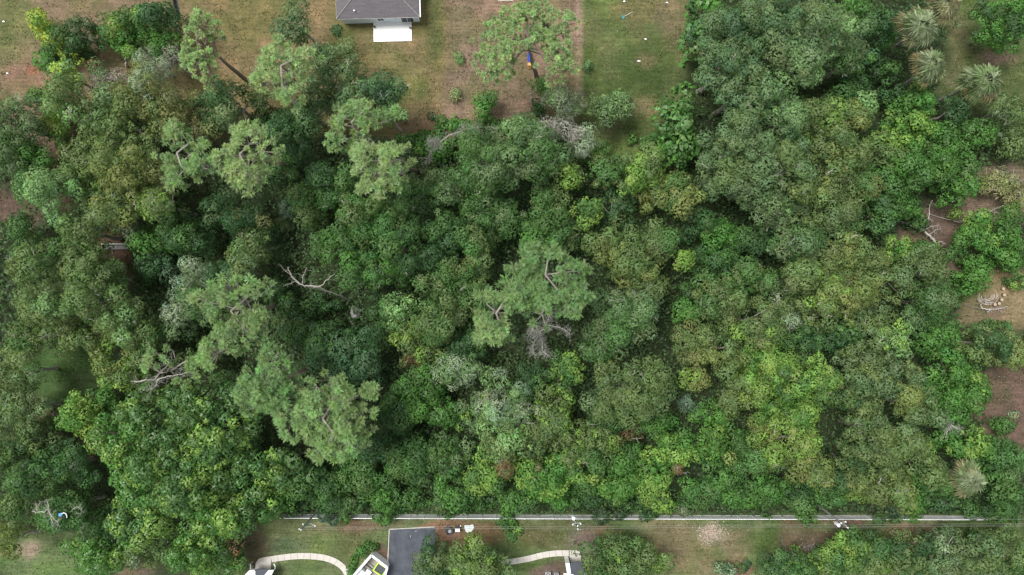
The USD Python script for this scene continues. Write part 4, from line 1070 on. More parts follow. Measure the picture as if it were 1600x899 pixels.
taken = set()
rows = []
for line in TREES.strip().splitlines():
    data, _, label = line.partition('|')
    w = data.split()
    u, v, rx, ry, h = map(float, w[:5])
    kind, t1, rest = w[5], w[6].replace('_', ' '), w[7:]
    t1 = t1 if t1 in TINT else t1.replace(' ', '-')
    tw = [int(x[2:]) for x in rest if x.startswith('t=')]
    rest = [x for x in rest if not x.startswith('t=')]
    t2 = rest[0].replace('_', ' ') if rest else None
    rows.append((u, v, rx, ry, h, kind, t1, t2, float(rest[1]) if len(rest) > 1 else 0.35 if t2 else 0.0, tw[0] if tw else 0, label.strip()))
taken |= {r[10] for r in rows if r[10]}
for u, v, rx, ry, h, kind, t1, t2, sh, tw, label in rows:
    label = label or auto_label((u, v, rx, ry, h, kind, t1, t2), taken)
    taken.add(label)
    h = h + (np.random.default_rng(int(u * 7 + v * 13)).uniform(-1.4, 1.4) if h > 8 else 0)
    g_ = 0.94 if h > 7.5 and kind in ('oak', 'leafy') else 1.0
    tree(u, v, rx * g_, ry * g_, h, kind, t1, label, tint2=t2, share2=sh, n_twigs=tw or (5 if kind == 'oak' and h > 12 else 0))
for u, v, rx, ry, h, label, base, lobes, n, tint, open_, spare in PINES:
    pine(u, v, rx, ry, h, label, base, lobes, n, 0.43 if open_ > 0.6 else 0.66, tint, 82, open_ if open_ < 0.6 else 0.55, spare)

# palms and palmettos
palm(1440, 42, 36, 13.5, 'grey-green fan palm at upper right, middle of the leaning three', (1402, 72, 0))
palm(1478, 8, 32, 13, 'fan palm with tan dead fronds cut by the top edge', (1440, 30, 0), mix=('tan', 'grey', 'tan', 'tan'))
palm(1455, 101, 33, 12.5, 'tan-fringed fan palm with its leaning trunk showing to the lower left', (1398, 143, 0), mix=('grey', 'green', 'tan', 'brown'))
palm(1538, 126, 36, 10.5, 'large round fan palm at upper right, standing alone by the grass', None, mix=('green', 'grey', 'green', 'brown'), n=40)
palm(1515, 750, 33, 10.5, 'fan palm with long pale fronds near the right end of the white fence', None, mix=('grey', 'green', 'tan', 'tan'), n=40)
PALMETTO = [(452, 325, 22, 2.6, 'pale palmetto in the dark gap below the paired pines', 'blue'), (444, 240, 18, 2.4, 'dark palmetto right beside the reddish pine trunk', 'dark'), (480, 255, 18, 2.2, 'dark palmetto at the foot of the reddish pine trunk', 'dark'),
            (440, 350, 18, 2.2, 'lower pale palmetto in the dark gap below the paired pines', 'green'), (505, 806, 18, 3.2, 'blue-green palmetto leaning over the white fence by the left utility pole', 'blue'), (520, 815, 12, 2.4, 'small blue-green palmetto on the lawn side of the white fence', 'blue'),
            (690, 782, 16, 3.0, 'palmetto at the white fence above the asphalt pad', 'blue'), (682, 795, 14, 2.6, 'lower palmetto at the white fence above the asphalt pad', 'green'), (938, 808, 20, 3.0, 'dark spiky palmetto over the fence right of the middle utility pole', 'dark'), (968, 806, 12, 2.6, 'small dark palmetto over the fence, farther from the middle utility pole', 'dark'),
            (1072, 632, 18, 3.5, 'left blue-green palmetto in the hollow right of the very broad oak', 'blue'), (1090, 645, 16, 3.0, 'right blue-green palmetto in the hollow right of the very broad oak', 'blue'), (530, 502, 9, 1.6, 'small vivid spiky palmetto left of the grey boulder', 'green'),
            (1398, 802, 16, 2.6, 'dark palmetto at the fence right of the right utility pole', 'dark'), (1066, 800, 12, 2.2, 'small palmetto with two pale fronds at the fence', 'grey')]
for u, v, r, h, label, m in PALMETTO:
    palm(u, v, r, h, label, None, 14, (m, m, m, 'green' if m == 'dark' else m), 'palmetto', 'palmetto')

# bare and dead trees
snag([[(548, 470, 0, .16), (530, 462, 6, .14), (500, 450, 10, .13), (480, 447, 12, .12), (468, 444, 12.5, .11), (456, 432, 13, .08), (450, 418, 13.4, .04)],
      [(480, 447, 12, .10), (500, 447, 12.8, .08), (514, 436, 13.2, .06), (523, 428, 13.6, .03)], [(468, 443, 12.5, .07), (460, 440, 12.8, .05), (445, 447, 13, .02)],
      [(472, 443, 12.4, .07), (474, 430, 13, .05), (480, 418, 13.4, .03)], [(456, 432, 13, .05), (446, 424, 13.3, .03), (438, 414, 13.5, .02)]],
     'bare white-limbed dead tree leaning in the dark gap left of centre', hair=6, seed_=2)
snag([[(275, 615, 0, .14), (262, 602, 8, .12), (245, 594, 13, .12), (228, 594, 14, .13), (214, 597, 14.3, .12), (206, 596, 14.5, .07)], [(245, 594, 13, .1), (262, 588, 14, .08), (285, 585, 14.5, .06), (300, 577, 15, .03)],
      [(240, 594, 13, .08), (258, 575, 14.5, .06), (268, 562, 15, .03)], [(250, 592, 13, .07), (240, 605, 13.6, .04), (236, 610, 13.7, .02)]],
     'bleached bare limb with grey twigs hanging above the laurels', hair=26, seed_=3)
snag([[(1465, 392, 0.2, .16), (1461, 378, 0.9, .26), (1452, 368, 1.0, .24), (1442, 359, 1.2, .2), (1428, 354, 1.3, .15), (1414, 348, 1.5, .1), (1402, 344, 1.4, .04)], [(1445, 360, 1.2, .13), (1450, 345, 2.2, .1), (1452, 330, 2.8, .08), (1453, 320, 3.2, .06), (1457, 313, 3.3, .03)],
      [(1460, 376, 1, .12), (1470, 378, 1.4, .09), (1480, 382, 1.2, .04)], [(1447, 358, 1.3, .1), (1456, 354, 1.8, .07), (1466, 353, 1.8, .03)], [(1452, 366, 1.2, .1), (1462, 360, 2, .06), (1470, 358, 2, .03)]],
     'fallen dead tree with grey forked limbs lying in the brown clearing', hair=8, seed_=4)
snag([[(198, 104, 0, .32), (197.5, 99, 2, .30), (197, 92, 5, .24), (196.5, 86, 7, .16)], [(197, 92, 5, .1), (203, 88, 6, .05)]], 'pale straight dead trunk standing under the top thicket', seed_=5)
snag([[(848, 540, 0, .15), (846, 530, 8, .12), (842, 520, 12, .1), (838, 510, 13.5, .06)], [(842, 520, 12, .09), (860, 508, 13.5, .07), (876, 512, 14, .05), (890, 522, 14, .03)], [(842, 520, 12, .08), (832, 515, 13, .06), (826, 525, 13.2, .03)],
      [(846, 528, 9, .08), (848, 548, 10.5, .06), (856, 556, 11, .03)], [(850, 515, 12.8, .07), (856, 498, 14, .05), (862, 492, 14.4, .02)], [(838, 530, 10, .07), (832, 542, 11, .05), (834, 552, 11, .02)]],
     'tangle of ash-grey dead twigs hanging below the big central pine', hair=60, seed_=6)
snag([[(668, 262, 0, .18), (668, 252, 4, .16), (672, 240, 6.5, .14), (684, 225, 8, .12), (702, 212, 9, .12), (725, 204, 9.4, .1), (748, 200, 9.3, .08), (770, 199, 8.8, .04)], [(684, 225, 8, .1), (672, 222, 9, .05)], [(725, 204, 9.4, .08), (735, 212, 9, .04)]],
     'moss-hung grey limb arching along the wood edge below the lawns', hair=110, seed_=7, mat='moss_wood')
snag([[(1480, 672, 0, .12), (1482, 668, 6, .1), (1486, 664, 8.4, .09), (1494, 668, 8.8, .06), (1502, 672, 9, .02)], [(1482, 668, 7, .08), (1474, 660, 8.6, .06), (1466, 655, 9, .02)], [(1486, 664, 8.4, .07), (1484, 672, 8.9, .05), (1476, 678, 9, .02)]],
     'small bleached dead crown near the right side, above the palm', hair=24, seed_=8)
snag([[(80, 795, 0, .18), (77, 794, 10, .14), (76, 796, 12.6, .12), (68, 800, 13, .1), (56, 800, 13.2, .09), (50, 799, 13.2, .05)], [(76, 796, 12.6, .1), (80, 806, 13, .08), (81, 818, 13.2, .05), (84, 824, 13.2, .02)], [(76, 796, 12.6, .09), (74, 786, 13.2, .06), (72, 780, 13.4, .03)],
      [(80, 806, 13, .06), (88, 814, 13.2, .05), (92, 820, 13.2, .02)], [(110, 800, 12.8, .03), (120, 792, 13.2, .06), (128, 796, 13, .05), (126, 803, 12.8, .03)], [(58, 800, 13.2, .07), (58, 793, 13.6, .05), (61, 788, 13.8, .02)]],
     'grey bare limbs breaking through the crown beside the blue scrap', hair=10, seed_=9)
snag([[(1272, 848, 0, .08), (1273, 858, 1.6, .07), (1274, 868, 2.4, .05), (1274, 876, 3.0, .02)], [(1272, 850, .8, .05), (1262, 853, 1.6, .03), (1252, 858, 2.0, .02)]], 'spindly pale dead sapling on the brown soil left of the right utility pole', hair=8, seed_=10)
snag([[(1314, 822, 0, .13), (1316, 832, 2.5, .12), (1319, 845, 4.8, .1), (1321, 852, 6, .06)], [(1319, 845, 4.8, .07), (1328, 850, 6, .05), (1337, 858, 7, .02)]], 'slim bare brown trunk starting at the right utility pole, upright and forked', seed_=11, mat='bark')
snag([[(1318, 826, 0, .1), (1328, 834, 2.6, .09), (1336, 842, 4.4, .07), (1344, 850, 6, .03)]], 'slim bare brown trunk leaning right from the right utility pole', seed_=12, mat='bark')
snag([[(1222, 846, 0, .12), (1230, 862, 3.2, .1), (1242, 874, 5, .08), (1254, 882, 6, .04)]], 'slanting bare trunk at the bottom, at the left of the brown soil', seed_=13, mat='moss_wood')
snag([[(1450, 334, 0, .05), (1500, 348, 1.0, .06), (1530, 342, 2.2, .06), (1548, 330, 2.6, .05), (1575, 318, 2.8, .03)], [(1548, 330, 2.6, .04), (1566, 335, 2.8, .03), (1580, 345, 2.6, .02)], [(1530, 342, 2.2, .04), (1555, 346, 2.5, .03), (1562, 355, 2.3, .02)]],
     'thin bare grey branches trailing from the tan dry bush', hair=10, seed_=14)
snag([[(832, 162, 0, .2), (831, 154, 1.6, .19), (831, 146, 2.6, .16)], [(831, 146, 2.6, .12), (826, 147, 3.0, .07), (822, 149, 3.2, .03)], [(831, 146, 2.6, .1), (834, 139, 3.6, .05)]], 'pale broken stump with a forked top on the brown lawn', seed_=15)

# the dark undergrowth that closes the gaps between the crowns
rng = np.random.default_rng(9)
N = 150000
uu, vv = rng.uniform(-40, 1640, N), rng.uniform(-30, 930, N)
xs, ys = (uu - 800) * 0.1, (449.5 - vv) * 0.1
pp = np.stack([xs, ys, 0 * xs], -1)
wob = (meshkit.fbm(pp * 0.3, 3, 3) - 0.5) * 3
open_w = np.zeros(N)
for reg in REGIONS:
    open_w = np.maximum(open_w, region_weight(reg, uu, vv, wob))
dens = meshkit.fbm(pp * 0.22, 3, 21)
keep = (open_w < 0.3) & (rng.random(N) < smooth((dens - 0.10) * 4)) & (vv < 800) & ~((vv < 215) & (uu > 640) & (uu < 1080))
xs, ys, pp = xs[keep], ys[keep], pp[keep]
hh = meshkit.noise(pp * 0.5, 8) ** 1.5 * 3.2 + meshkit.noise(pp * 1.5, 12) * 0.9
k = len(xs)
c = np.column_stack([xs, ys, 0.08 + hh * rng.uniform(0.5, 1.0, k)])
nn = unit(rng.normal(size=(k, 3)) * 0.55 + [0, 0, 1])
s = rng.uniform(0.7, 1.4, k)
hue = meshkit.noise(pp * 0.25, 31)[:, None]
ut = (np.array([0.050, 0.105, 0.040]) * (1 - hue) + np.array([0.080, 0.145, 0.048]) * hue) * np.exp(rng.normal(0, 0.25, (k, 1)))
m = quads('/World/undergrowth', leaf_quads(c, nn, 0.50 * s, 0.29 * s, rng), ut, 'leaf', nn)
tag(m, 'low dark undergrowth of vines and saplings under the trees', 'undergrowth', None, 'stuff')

# ragged grass and weeds on the open turf
N = 170000
uu, vv = rng.uniform(-20, 1620, N), rng.uniform(-20, 920, N)
xs, ys = (uu - 800) * 0.1, (449.5 - vv) * 0.1
pp = np.stack([xs, ys, 0 * xs], -1)
wob = (meshkit.fbm(pp * 0.28, 4, 3) - 0.5) * 3
gcol = ground_color(xs, ys)
openw = np.zeros(N)
for reg in REGIONS:
    openw = np.maximum(openw, region_weight(reg, uu, vv, wob))
BUILT = [(520, 0, 662, 68), (604, 820, 690, 899), (548, 862, 612, 899), (380, 862, 552, 899), (780, 858, 912, 899)]
keep = (openw > 0.6) & (meshkit.fbm(pp * 0.7, 3, 44) > 0.42 + 0.2 * rng.random(N))
for a, b, c_, d in BUILT:
    keep &= ~((uu > a) & (uu < c_) & (vv > b) & (vv < d))
xs, ys, gcol = xs[keep], ys[keep], gcol[keep]
k = len(xs)
nn = unit(rng.normal(size=(k, 3)) * 0.6 + [0, 0, 1])
s = rng.uniform(0.5, 1.3, k)
wt = (gcol * 0.85 + np.array([0.02, 0.045, 0.0])) * np.exp(rng.normal(0, 0.22, (k, 1)))
m = quads('/World/grass', leaf_quads(np.column_stack([xs, ys, rng.uniform(0.05, 0.12, k)]), nn, 0.26 * s, 0.11 * s, rng), wt, 'leaf', nn)
tag(m, 'rough grass and small weeds growing over the open lawns and clearings', 'grass', None, 'stuff')
N = 60000
uu, vv = rng.uniform(-20, 1620, N), rng.uniform(-20, 920, N)
xs, ys = (uu - 800) * 0.1, (449.5 - vv) * 0.1
pp = np.stack([xs, ys, 0 * xs], -1)
wob = (meshkit.fbm(pp * 0.28, 4, 3) - 0.5) * 3
openw = np.zeros(N)
for reg in REGIONS:
    openw = np.maximum(openw, region_weight(reg, uu, vv, wob))
keep = (openw > 0.3) & (meshkit.fbm(pp * 0.35, 4, 91) > 0.50 + 0.22 * rng.random(N))
for a, b, c_, d in BUILT:
    keep &= ~((uu > a) & (uu < c_) & (vv > b) & (vv < d))
xs, ys = xs[keep], ys[keep]
k = len(xs)
s = rng.uniform(0.4, 1.4, k)
lt_ = np.where(rng.random((k, 1)) < 0.5, [[0.19, 0.13, 0.085]], [[0.30, 0.245, 0.17]]) * np.exp(rng.normal(0, 0.3, (k, 1)))
nn = unit(rng.normal(size=(k, 3)) * 0.3 + [0, 0, 1])
m = quads('/World/fallen_leaves', leaf_quads(np.column_stack([xs, ys, rng.uniform(0.05, 0.10, k)]), nn, 0.20 * s, 0.09 * s, rng), lt_, 'dry_leaf', nn)
tag(m, 'fallen dry leaves and bits of twig strewn over the lawns and clearings', 'fallen leaves', None, 'stuff')

# ------------------------------------------------------------------ house and patios at the top
def house():
    e0, e1 = at(526, 31, 2.75), at(656, 27.5, 2.75)
    ang = math.atan2(e1[1] - e0[1], e1[0] - e0[0])
    w = float(np.hypot(*(e1 - e0)[:2]))
    t = thing('house', 'single-storey house with grey hipped shingle roof and white walls, cut by the top edge', 'house', (e0[0], e0[1], 0), math.degrees(ang))
    D, o, eh, pitch = 15.0, 0.42, 2.75, 0.36
    # walls: a ring of four, the south one with its openings cut
    south = box(o, o, 0, w - o, o + 0.2, eh - 0.02)
    obj('wall', south, 'house_wall', t)
    obj('wall', box(o, o + 0.205, 0, o + 0.2, D - o, eh - 0.02), 'house_wall', t)
    obj('wall', box(w - o - 0.2, o + 0.205, 0, w - o, D - o, eh - 0.02), 'house_wall', t)
    obj('wall', box(o + 0.205, D - o - 0.2, 0, w - o - 0.205, D - o, eh - 0.02), 'house_wall', t)
    hd, z0 = w / 2, eh + 0.19
    A, B, C, E = (0, 0, z0), (w, 0, z0), (w, D, z0), (0, D, z0)
    R0, R1 = (w / 2, w / 2, z0 + w / 2 * pitch), (w / 2, D - w / 2, z0 + w / 2 * pitch)
    V = np.array([A, B, C, E, R0, R1] + [(x, y, z0 - 0.03) for x, y, _ in (A, B, C, E)])
    F = [(0, 1, 4), (1, 2, 5), (1, 5, 4), (2, 3, 5), (3, 0, 4), (3, 4, 5), (0, 7, 1), (0, 6, 7), (1, 8, 2), (1, 7, 8), (2, 9, 3), (2, 8, 9), (3, 6, 0), (3, 9, 6), (6, 8, 7), (6, 9, 8)]
    roof = obj('roof', trimesh.Trimesh(V, F, process=False), 'shingle', t)
    rp = str(roof.GetPath())
    for a, b in ((A, R0), (B, R0)):
        a, b = np.array(a), np.array(b)
        for i in range(14):
            p, q = a + (b - a) * i / 14, a + (b - a) * (i + 0.93) / 14
            obj('hip_cap', tube([p + [0, 0, .015], q + [0, 0, .03]], 0.10, 6), 'hip_shingle', rp)
    obj('vent_pipe', join([tube([(2.9, 0.95, z0 + 0.3), (2.9, 0.95, z0 + 0.75)], 0.07, 10), tube([(2.9, 0.95, z0 + 0.72), (2.9, 0.95, z0 + 0.80)], 0.11, 10)]), 'white_paint', rp)
    obj('fascia', join([box(-0.02, -0.02, eh, w + 0.02, 0.02, eh + 0.155), box(w - 0.02, 0.022, eh, w + 0.02, D, eh + 0.155), box(-0.02, 0.022, eh, 0.02, D, eh + 0.155)]), 'white_paint', t)
    obj('gutter', box(w + 0.024, 0.0, eh + 0.04, w + 0.16, D, eh + 0.165), 'white_paint', t)
    obj('soffit', join([box(0.022, 0.022, eh + 0.005, w - 0.022, o - 0.003, eh + 0.02)]), 'white_paint', t)
    for x0, x1, zb, zt in ((6.0, 6.9, 0.9, 2.3), (9.6, 11.4, 0.1, 2.3)):
        f = obj('window' if zb > 0.5 else 'sliding_door', join([box(x0 - .08, o - .04, zt, x1 + .08, o - .004, zt + .09), box(x0 - .08, o - .04, zb - .09, x1 + .08, o - .004, zb), box(x0 - .08, o - .04, zb, x0, o - .004, zt), box(x1, o - .04, zb, x1 + .08, o - .004, zt),
                                                               box((x0 + x1) / 2 - .03, o - .038, zb, (x0 + x1) / 2 + .03, o - .004, zt)]), 'white_paint', t)
        obj('pane', box(x0, o - .025, zb, (x0 + x1) / 2 - .03, o - .006, zt), 'dark_glass', str(f.GetPath()))
        obj('pane', box((x0 + x1) / 2 + .03, o - .025, zb, x1, o - .006, zt), 'dark_glass', str(f.GetPath()))
    obj('wall_lamp', join([box(8.9, o - .14, 1.9, 9.0, o - .004, 2.1), box(8.87, o - .16, 2.1, 9.03, o - .004, 2.13)]), 'dark_metal', t)


plain('hip_shingle', (0.23, 0.22, 0.215), 0.9, 4, 0.25)
house()
pts = [at(583.5, 34), at(643, 34), at(643.8, 64.5), at(584, 66)]
p = obj('patio', prism(pts, 0.0, 0.12), 'patio_paint')
tag(p, 'bright white rectangular patio slab behind the house', 'patio', None, 'structure')
p = obj('patio', prism([at(778, -30), at(802, -30), at(802, 1.2), at(778, 1.2)], 0.0, 0.12), 'patio_paint')
tag(p, 'sliver of another white patio slab at the top edge', 'patio', None, 'structure')
for u, v, w_ in ((586, 43.5, 'left'), (641.5, 45, 'right')):
    c = at(u, v)
    t = thing('flower_pot', f'small dark pot on the {w_} side of the white patio', 'pot', (c[0], c[1], 0.12))
    obj('pot', trimesh.creation.revolve([(0, 0), (0.10, 0), (0.15, 0.26), (0.17, 0.26), (0.17, 0.30), (0.13, 0.30), (0.12, 0.22), (0, 0.22)], sections=14), 'dark_metal', t)
    obj('soil', trimesh.creation.cylinder(0.118, 0.02, sections=12, transform=trimesh.transformations.translation_matrix([0, 0, 0.235])), 'bark', t)

# ------------------------------------------------------------------ white fence with its panels and posts
F0, F1 = at(436, 810, 1.83), at(1542, 812.5, 1.83)
flen = float(np.hypot(*(F1 - F0)[:2]))
fang = math.atan2(F1[1] - F0[1], F1[0] - F0[0])
NP = 49
step = flen / NP
fence = thing('white_fence', 'long white vinyl privacy fence running below the wood', 'fence', (F0[0], F0[1], 0), math.degrees(fang))
for i in range(NP + 1):
    x = i * step
    cap = trimesh.Trimesh([(x - .08, -.08, 1.90), (x + .08, -.08, 1.90), (x + .08, .08, 1.90), (x - .08, .08, 1.90), (x, 0, 1.97)], [(0, 1, 4), (1, 2, 4), (2, 3, 4), (3, 0, 4), (0, 2, 1), (0, 3, 2)], process=False)
    obj('post', join([box(x - .065, -.065, 0, x + .065, .065, 1.895), cap]), 'vinyl', fence)
    if i < NP:
        a, b = x + .067, x + step - .067
        bits = [box(a, -.045, 1.72, b, .045, 1.86), box(a, -.035, .05, b, .035, .2)]
        n = 12
        for j in range(n):
            w = (b - a) / n
            bits.append(box(a + j * w + .006, -.018, .2, a + (j + 1) * w - .006, .018, 1.72))
        obj('panel', join(bits), 'vinyl', fence)

# ------------------------------------------------------------------ utility poles and wires
def pole(base, top, h, mat, label, can=None, bits=(), arm=None):
    b, q = at(*base), at(*top, h)
    t = thing('utility_pole', label, 'utility pole', b)
    d = q - b
    obj('pole', tube([d * s - [0, 0, 0.05 * (1 - s)] for s in np.linspace(0, 1, 6)], np.linspace(0.17, 0.11, 6), 10), mat, t, smooth=40)
    if can:
        c = at(*can) - b
        r = trimesh.creation.revolve([(0, -.5), (.24, -.5), (.27, -.46), (.27, .38), (.25, .44), (.10, .50), (0, .52)], sections=18)
        r.apply_translation(c)
        o = obj('transformer', r, 'white_paint', t, smooth=40)
        k = c + [0, 0, .62]
        obj('bushing', tube([c + [0.05, .05, .5], k + [0.05, .05, .1]], [.05, .035], 8), 'grey_metal', str(o.GetPath()))
        s = d * (c[2] / d[2])
        obj('bracket', tube([c + [0, 0, .2], s + [0, 0, .2]], .05, 5), 'grey_metal', t)
    if arm:
        p0, p1 = at(*arm[0]) - b, at(*arm[1]) - b
        obj('crossarm', tube([p0, p1], 0.055, 4), 'grey_metal', t)
    for i, (u, v, z) in enumerate(bits):
        c = at(u, v, z) - b
        prof = [(0, 0)] + [(r, y) for y0 in (0.02, .12, .22) for r, y in ((.035, y0), (.085, y0 + .02), (.085, y0 + .05), (.035, y0 + .08))] + [(0.04, .36), (0, .37)]
        r = trimesh.creation.revolve(prof, sections=12)
        r.apply_translation(c)
        o = obj('insulator', r, 'white_paint', t, smooth=40)
        s = d * (min(c[2], d[2] - .05) / d[2])
        obj('arm', tube([s, c + [0, 0, .03]], .03, 4), 'grey_metal', t)


pole((499, 795), (470.5, 828), 10.0, 'green_pole', 'slim greenish utility pole at the left end of the wires, white insulators on its arms', None, ((474, 818.5, 8.9), (471, 827.5, 10.0), (493, 821.5, 8.9), (468.5, 826, 10)), ((484, 818, 8.85), (493.5, 822, 8.9)))
pole((893.5, 793), (902, 827), 10.0, 'green_pole', 'middle utility pole with a round white transformer, rising from the bushes behind the fence', (896, 809, 7.6), ((895, 819.5, 8.7), (907, 818, 8.7), (902.5, 821.5, 9.4), (903, 826.5, 10.0)), ((895, 818.5, 8.65), (907, 817, 8.65)))
pole((1275, 787), (1323, 824), 10.4, 'pole_wood', 'stout grey utility pole on the right, leaning across the fence with a white transformer', (1308.5, 819.5, 8.4), ((1320.5, 815, 9.4), (1320, 820.5, 9.5), (1323.5, 824, 10.4), (1313.5, 817, 9.0)), ((1313, 817.5, 8.9), (1321, 815, 9.35)))


def wire(pts, sag, label, r=0.014):
    ps = []
    for a, b in zip(pts[:-1], pts[1:]):
        a, b = at(*a), at(*b)
        for s in np.linspace(0, 1, 13)[:-1]:
            ps.append(a * (1 - s) + b * s - [0, 0, 4 * sag * s * (1 - s)])
    ps.append(at(*pts[-1]))
    ps = np.array(ps)
    m = obj('power_line', tube(ps, r, 4), 'wire')
    tag(m, label, 'wire')


wire([(472, 828, 10.3), (903, 827, 10.35), (1323.5, 824, 10.75), (1760, 823, 10.4)], 0.35, 'lower of the two high thin power lines, over the grass below the fence')
wire([(474, 825, 9.2), (907, 823.5, 9.1), (1320, 820.5, 9.85), (1760, 819.5, 9.8)], 0.3, 'upper of the two high thin power lines, over the grass below the fence')
wire([(640, 811, 6.5), (898, 811, 7.0), (1308, 812, 7.4), (1760, 813, 7.0)], 0.3, 'thin power line running right along the top of the white fence')

# ------------------------------------------------------------------ bottom: paths, pad, buildings
def path_of(name, pts, width, n, label, extra=()):
    ln = LineString([at(*p)[:2] for p in pts])
    x = UsdGeom.Xform.Define(stage, numbered(name))
    tag(x, label, 'path', None, 'structure')
    root = str(x.GetPath())
    L = ln.length
    for i in range(n):
        a, b = L * i / n + 0.015, L * (i + 1) / n - 0.015
        s = np.linspace(a, b, 5)
        P = np.array([ln.interpolate(q).coords[0] for q in s])
        tn = np.array([np.subtract(ln.interpolate(min(q + .15, L)).coords[0], ln.interpolate(max(q - .15, 0)).coords[0]) for q in s])
        tn = unit(tn)
        nr = np.column_stack([-tn[:, 1], tn[:, 0]]) * width / 2
        obj('slab', prism(np.vstack([P + nr, (P - nr)[::-1]]), 0, 0.06), 'concrete', root)
    for poly in extra:
        obj('slab', prism([at(*p) for p in poly], 0, 0.058), 'concrete', root)


def spline(pts, m=40):
    pts = np.array(pts, float)
    t = np.linspace(0, len(pts) - 1, m)
    out = []
    for s in t:
        i = min(int(s), len(pts) - 2)
        p0, p1, p2, p3 = pts[max(i - 1, 0)], pts[i], pts[i + 1], pts[min(i + 2, len(pts) - 1)]
        f = s - i
        out.append(0.5 * ((2 * p1) + (-p0 + p2) * f + (2 * p0 - 5 * p1 + 4 * p2 - p3) * f * f + (-p0 + 3 * p1 - 3 * p2 + p3) * f ** 3))
    return [tuple(p) for p in out]


path_of('path', spline([(424, 874), (440, 871.5), (465, 869), (490, 869.5), (510, 872.5), (526, 879), (537, 888), (543, 899), (545, 912)]), 0.95, 14, 'curving pale concrete path at the bottom left of the pad',
        [[(399, 889), (399.5, 880), (404, 873.5), (412, 871), (423.6, 869.5), (423.6, 879), (423, 889)]])
path_of('path', spline([(768, 882), (785, 879.5), (810, 876), (828, 872.5), (848, 867.5), (868, 864.8), (889, 864.5)]), 0.92, 12, 'gently curving pale concrete path leading to the slate-roofed entrance',
        [[(890, 860), (907, 860.5), (908, 878), (890, 878)]])

pad = [at(609.5, 827.5), at(680, 823.8), at(684, 920), at(597, 920), at(606.5, 886)]
d = UsdGeom.Xform.Define(stage, numbered('asphalt_pad'))
tag(d, 'dark blue-grey asphalt parking pad with a pale concrete edging', 'pavement', None, 'structure')
obj('surface', prism(pad, 0, 0.05), 'asphalt', str(d.GetPath()))
for a, b in (((608.7, 827), (680.3, 823.2)), ((608.4, 827.6), (605.6, 886))):
    A, B = at(*a), at(*b)
    n = 5
    for i in range(n):
        p, q = A + (B - A) * i / n, A + (B - A) * (i + 0.98) / n
        nr = np.array([-(q - p)[1], (q - p)[0], 0]) / np.linalg.norm(q - p) * 0.06
        obj('kerb', prism([p + nr, q + nr, q - nr, p - nr], 0, 0.11), 'concrete', str(d.GetPath()))
for u, v, a, w_ in ((650, 830, 0.2, 'upper'), (642, 838, 1.4, 'lower')):
    c = at(u, v)
    m = join([tube([(-.22, 0, .07), (0, .03, .08), (.22, -.02, .07)], [.03, .05, .02], 5), tube([(.0, .03, .08), (.1, .14, .09)], [.03, .01], 4)])
    m.apply_transform(trimesh.transformations.rotation_matrix(a, [0, 0, 1]))
    m.apply_translation(c)
    tag(obj('fallen_branch', m, 'chip_wood'), f'{w_} one of two pale sticks lying on the asphalt pad', 'branch')


def wall_between(a, b, thick, z1, z0=0.0):
    a, b = np.array(a), np.array(b)
    nr = np.array([-(b - a)[1], (b - a)[0], 0]) / np.linalg.norm((b - a)[:2]) * thick / 2
    return prism([a + nr, b + nr, b - nr, a - nr], z0, z1)


# white-walled open enclosure with things in it
H = 1.9
c0, c1, c2, c3 = at(580.5, 868, H), at(605, 887, H), at(598, 912, H), at(548, 905, H)
t = thing('enclosure', 'white-walled open-topped enclosure turned at an angle beside the asphalt pad', 'enclosure', (c0[0], c0[1], 0))
z = np.array([c0[0], c0[1], 0])
for a, b, th in ((c0, c1, 0.22), (c1, c2, 0.18), (c0, c3, 0.18)):
    w = unit(b - a)
    obj('wall', wall_between(a - z + w * 0.12, b - z - w * 0.12, th, H), 'white_paint', t)
    obj('wall_cap', wall_between(a - z, b - z, th + 0.14, H + 0.06, H + 0.003), 'white_paint', t)
obj('floor', prism([x - z for x in (c0, c1, c2, c3)], 0.01, 0.03), 'grey_wood', t)
ang0 = math.atan2((c1 - c0)[1], (c1 - c0)[0])
c = at(594, 890, .9)
t = thing('bin', 'lime-green open-topped bin with a black inside in the white enclosure', 'bin', (c[0], c[1], 0.03), math.degrees(ang0) + 4)
obj('body', join([box(-.9, -.8, 0, .9, -.62, .95), box(-.9, .62, 0, .9, .8, .95), box(-.9, -.615, 0, -.72, .615, .95), box(.72, -.615, 0, .9, .615, .95)]), 'lime_paint', t)
obj('liner', box(-.715, -.615, .05, .715, .615, .7), 'slate', t)
for i, (u, v, w_) in enumerate(((564, 896, 'left'), (574.5, 896, 'right'))):
    c = at(u, v, .9)
    t = thing('white_cabinet', f'{w_} one of two white flat-topped cabinets inside the white enclosure', 'cabinet', (c[0], c[1], 0.03), math.degrees(ang0) + 90)
    obj('body', box(-.5, -.38, 0, .5, .38, .9), 'white_paint', t)
    obj('lid', box(-.53, -.41, .903, .53, .41, .97), 'white_paint', t)
rng = np.random.default_rng(5)
for i in range(6):
    c = at(574 + 3.2 * (i % 3) - 1.5 * (i // 3), 881 + 4.2 * (i // 3) + 2.0 * (i % 3), 0.3)
    m = box(-.75, -.10, 0, .75, .10, .06)
    m.apply_transform(trimesh.transformations.rotation_matrix(ang0 + rng.normal(0, .15), [0, 0, 1]))
    m.apply_translation([c[0], c[1], 0.035 + 0.075 * i])
    tag(obj('board', m, 'grey_wood'), ('bottom', 'second', 'third', 'fourth', 'fifth', 'topmost')[i] + ' weathered grey board of the loose stack inside the white enclosure', 'board', 'boards stacked in the enclosure')

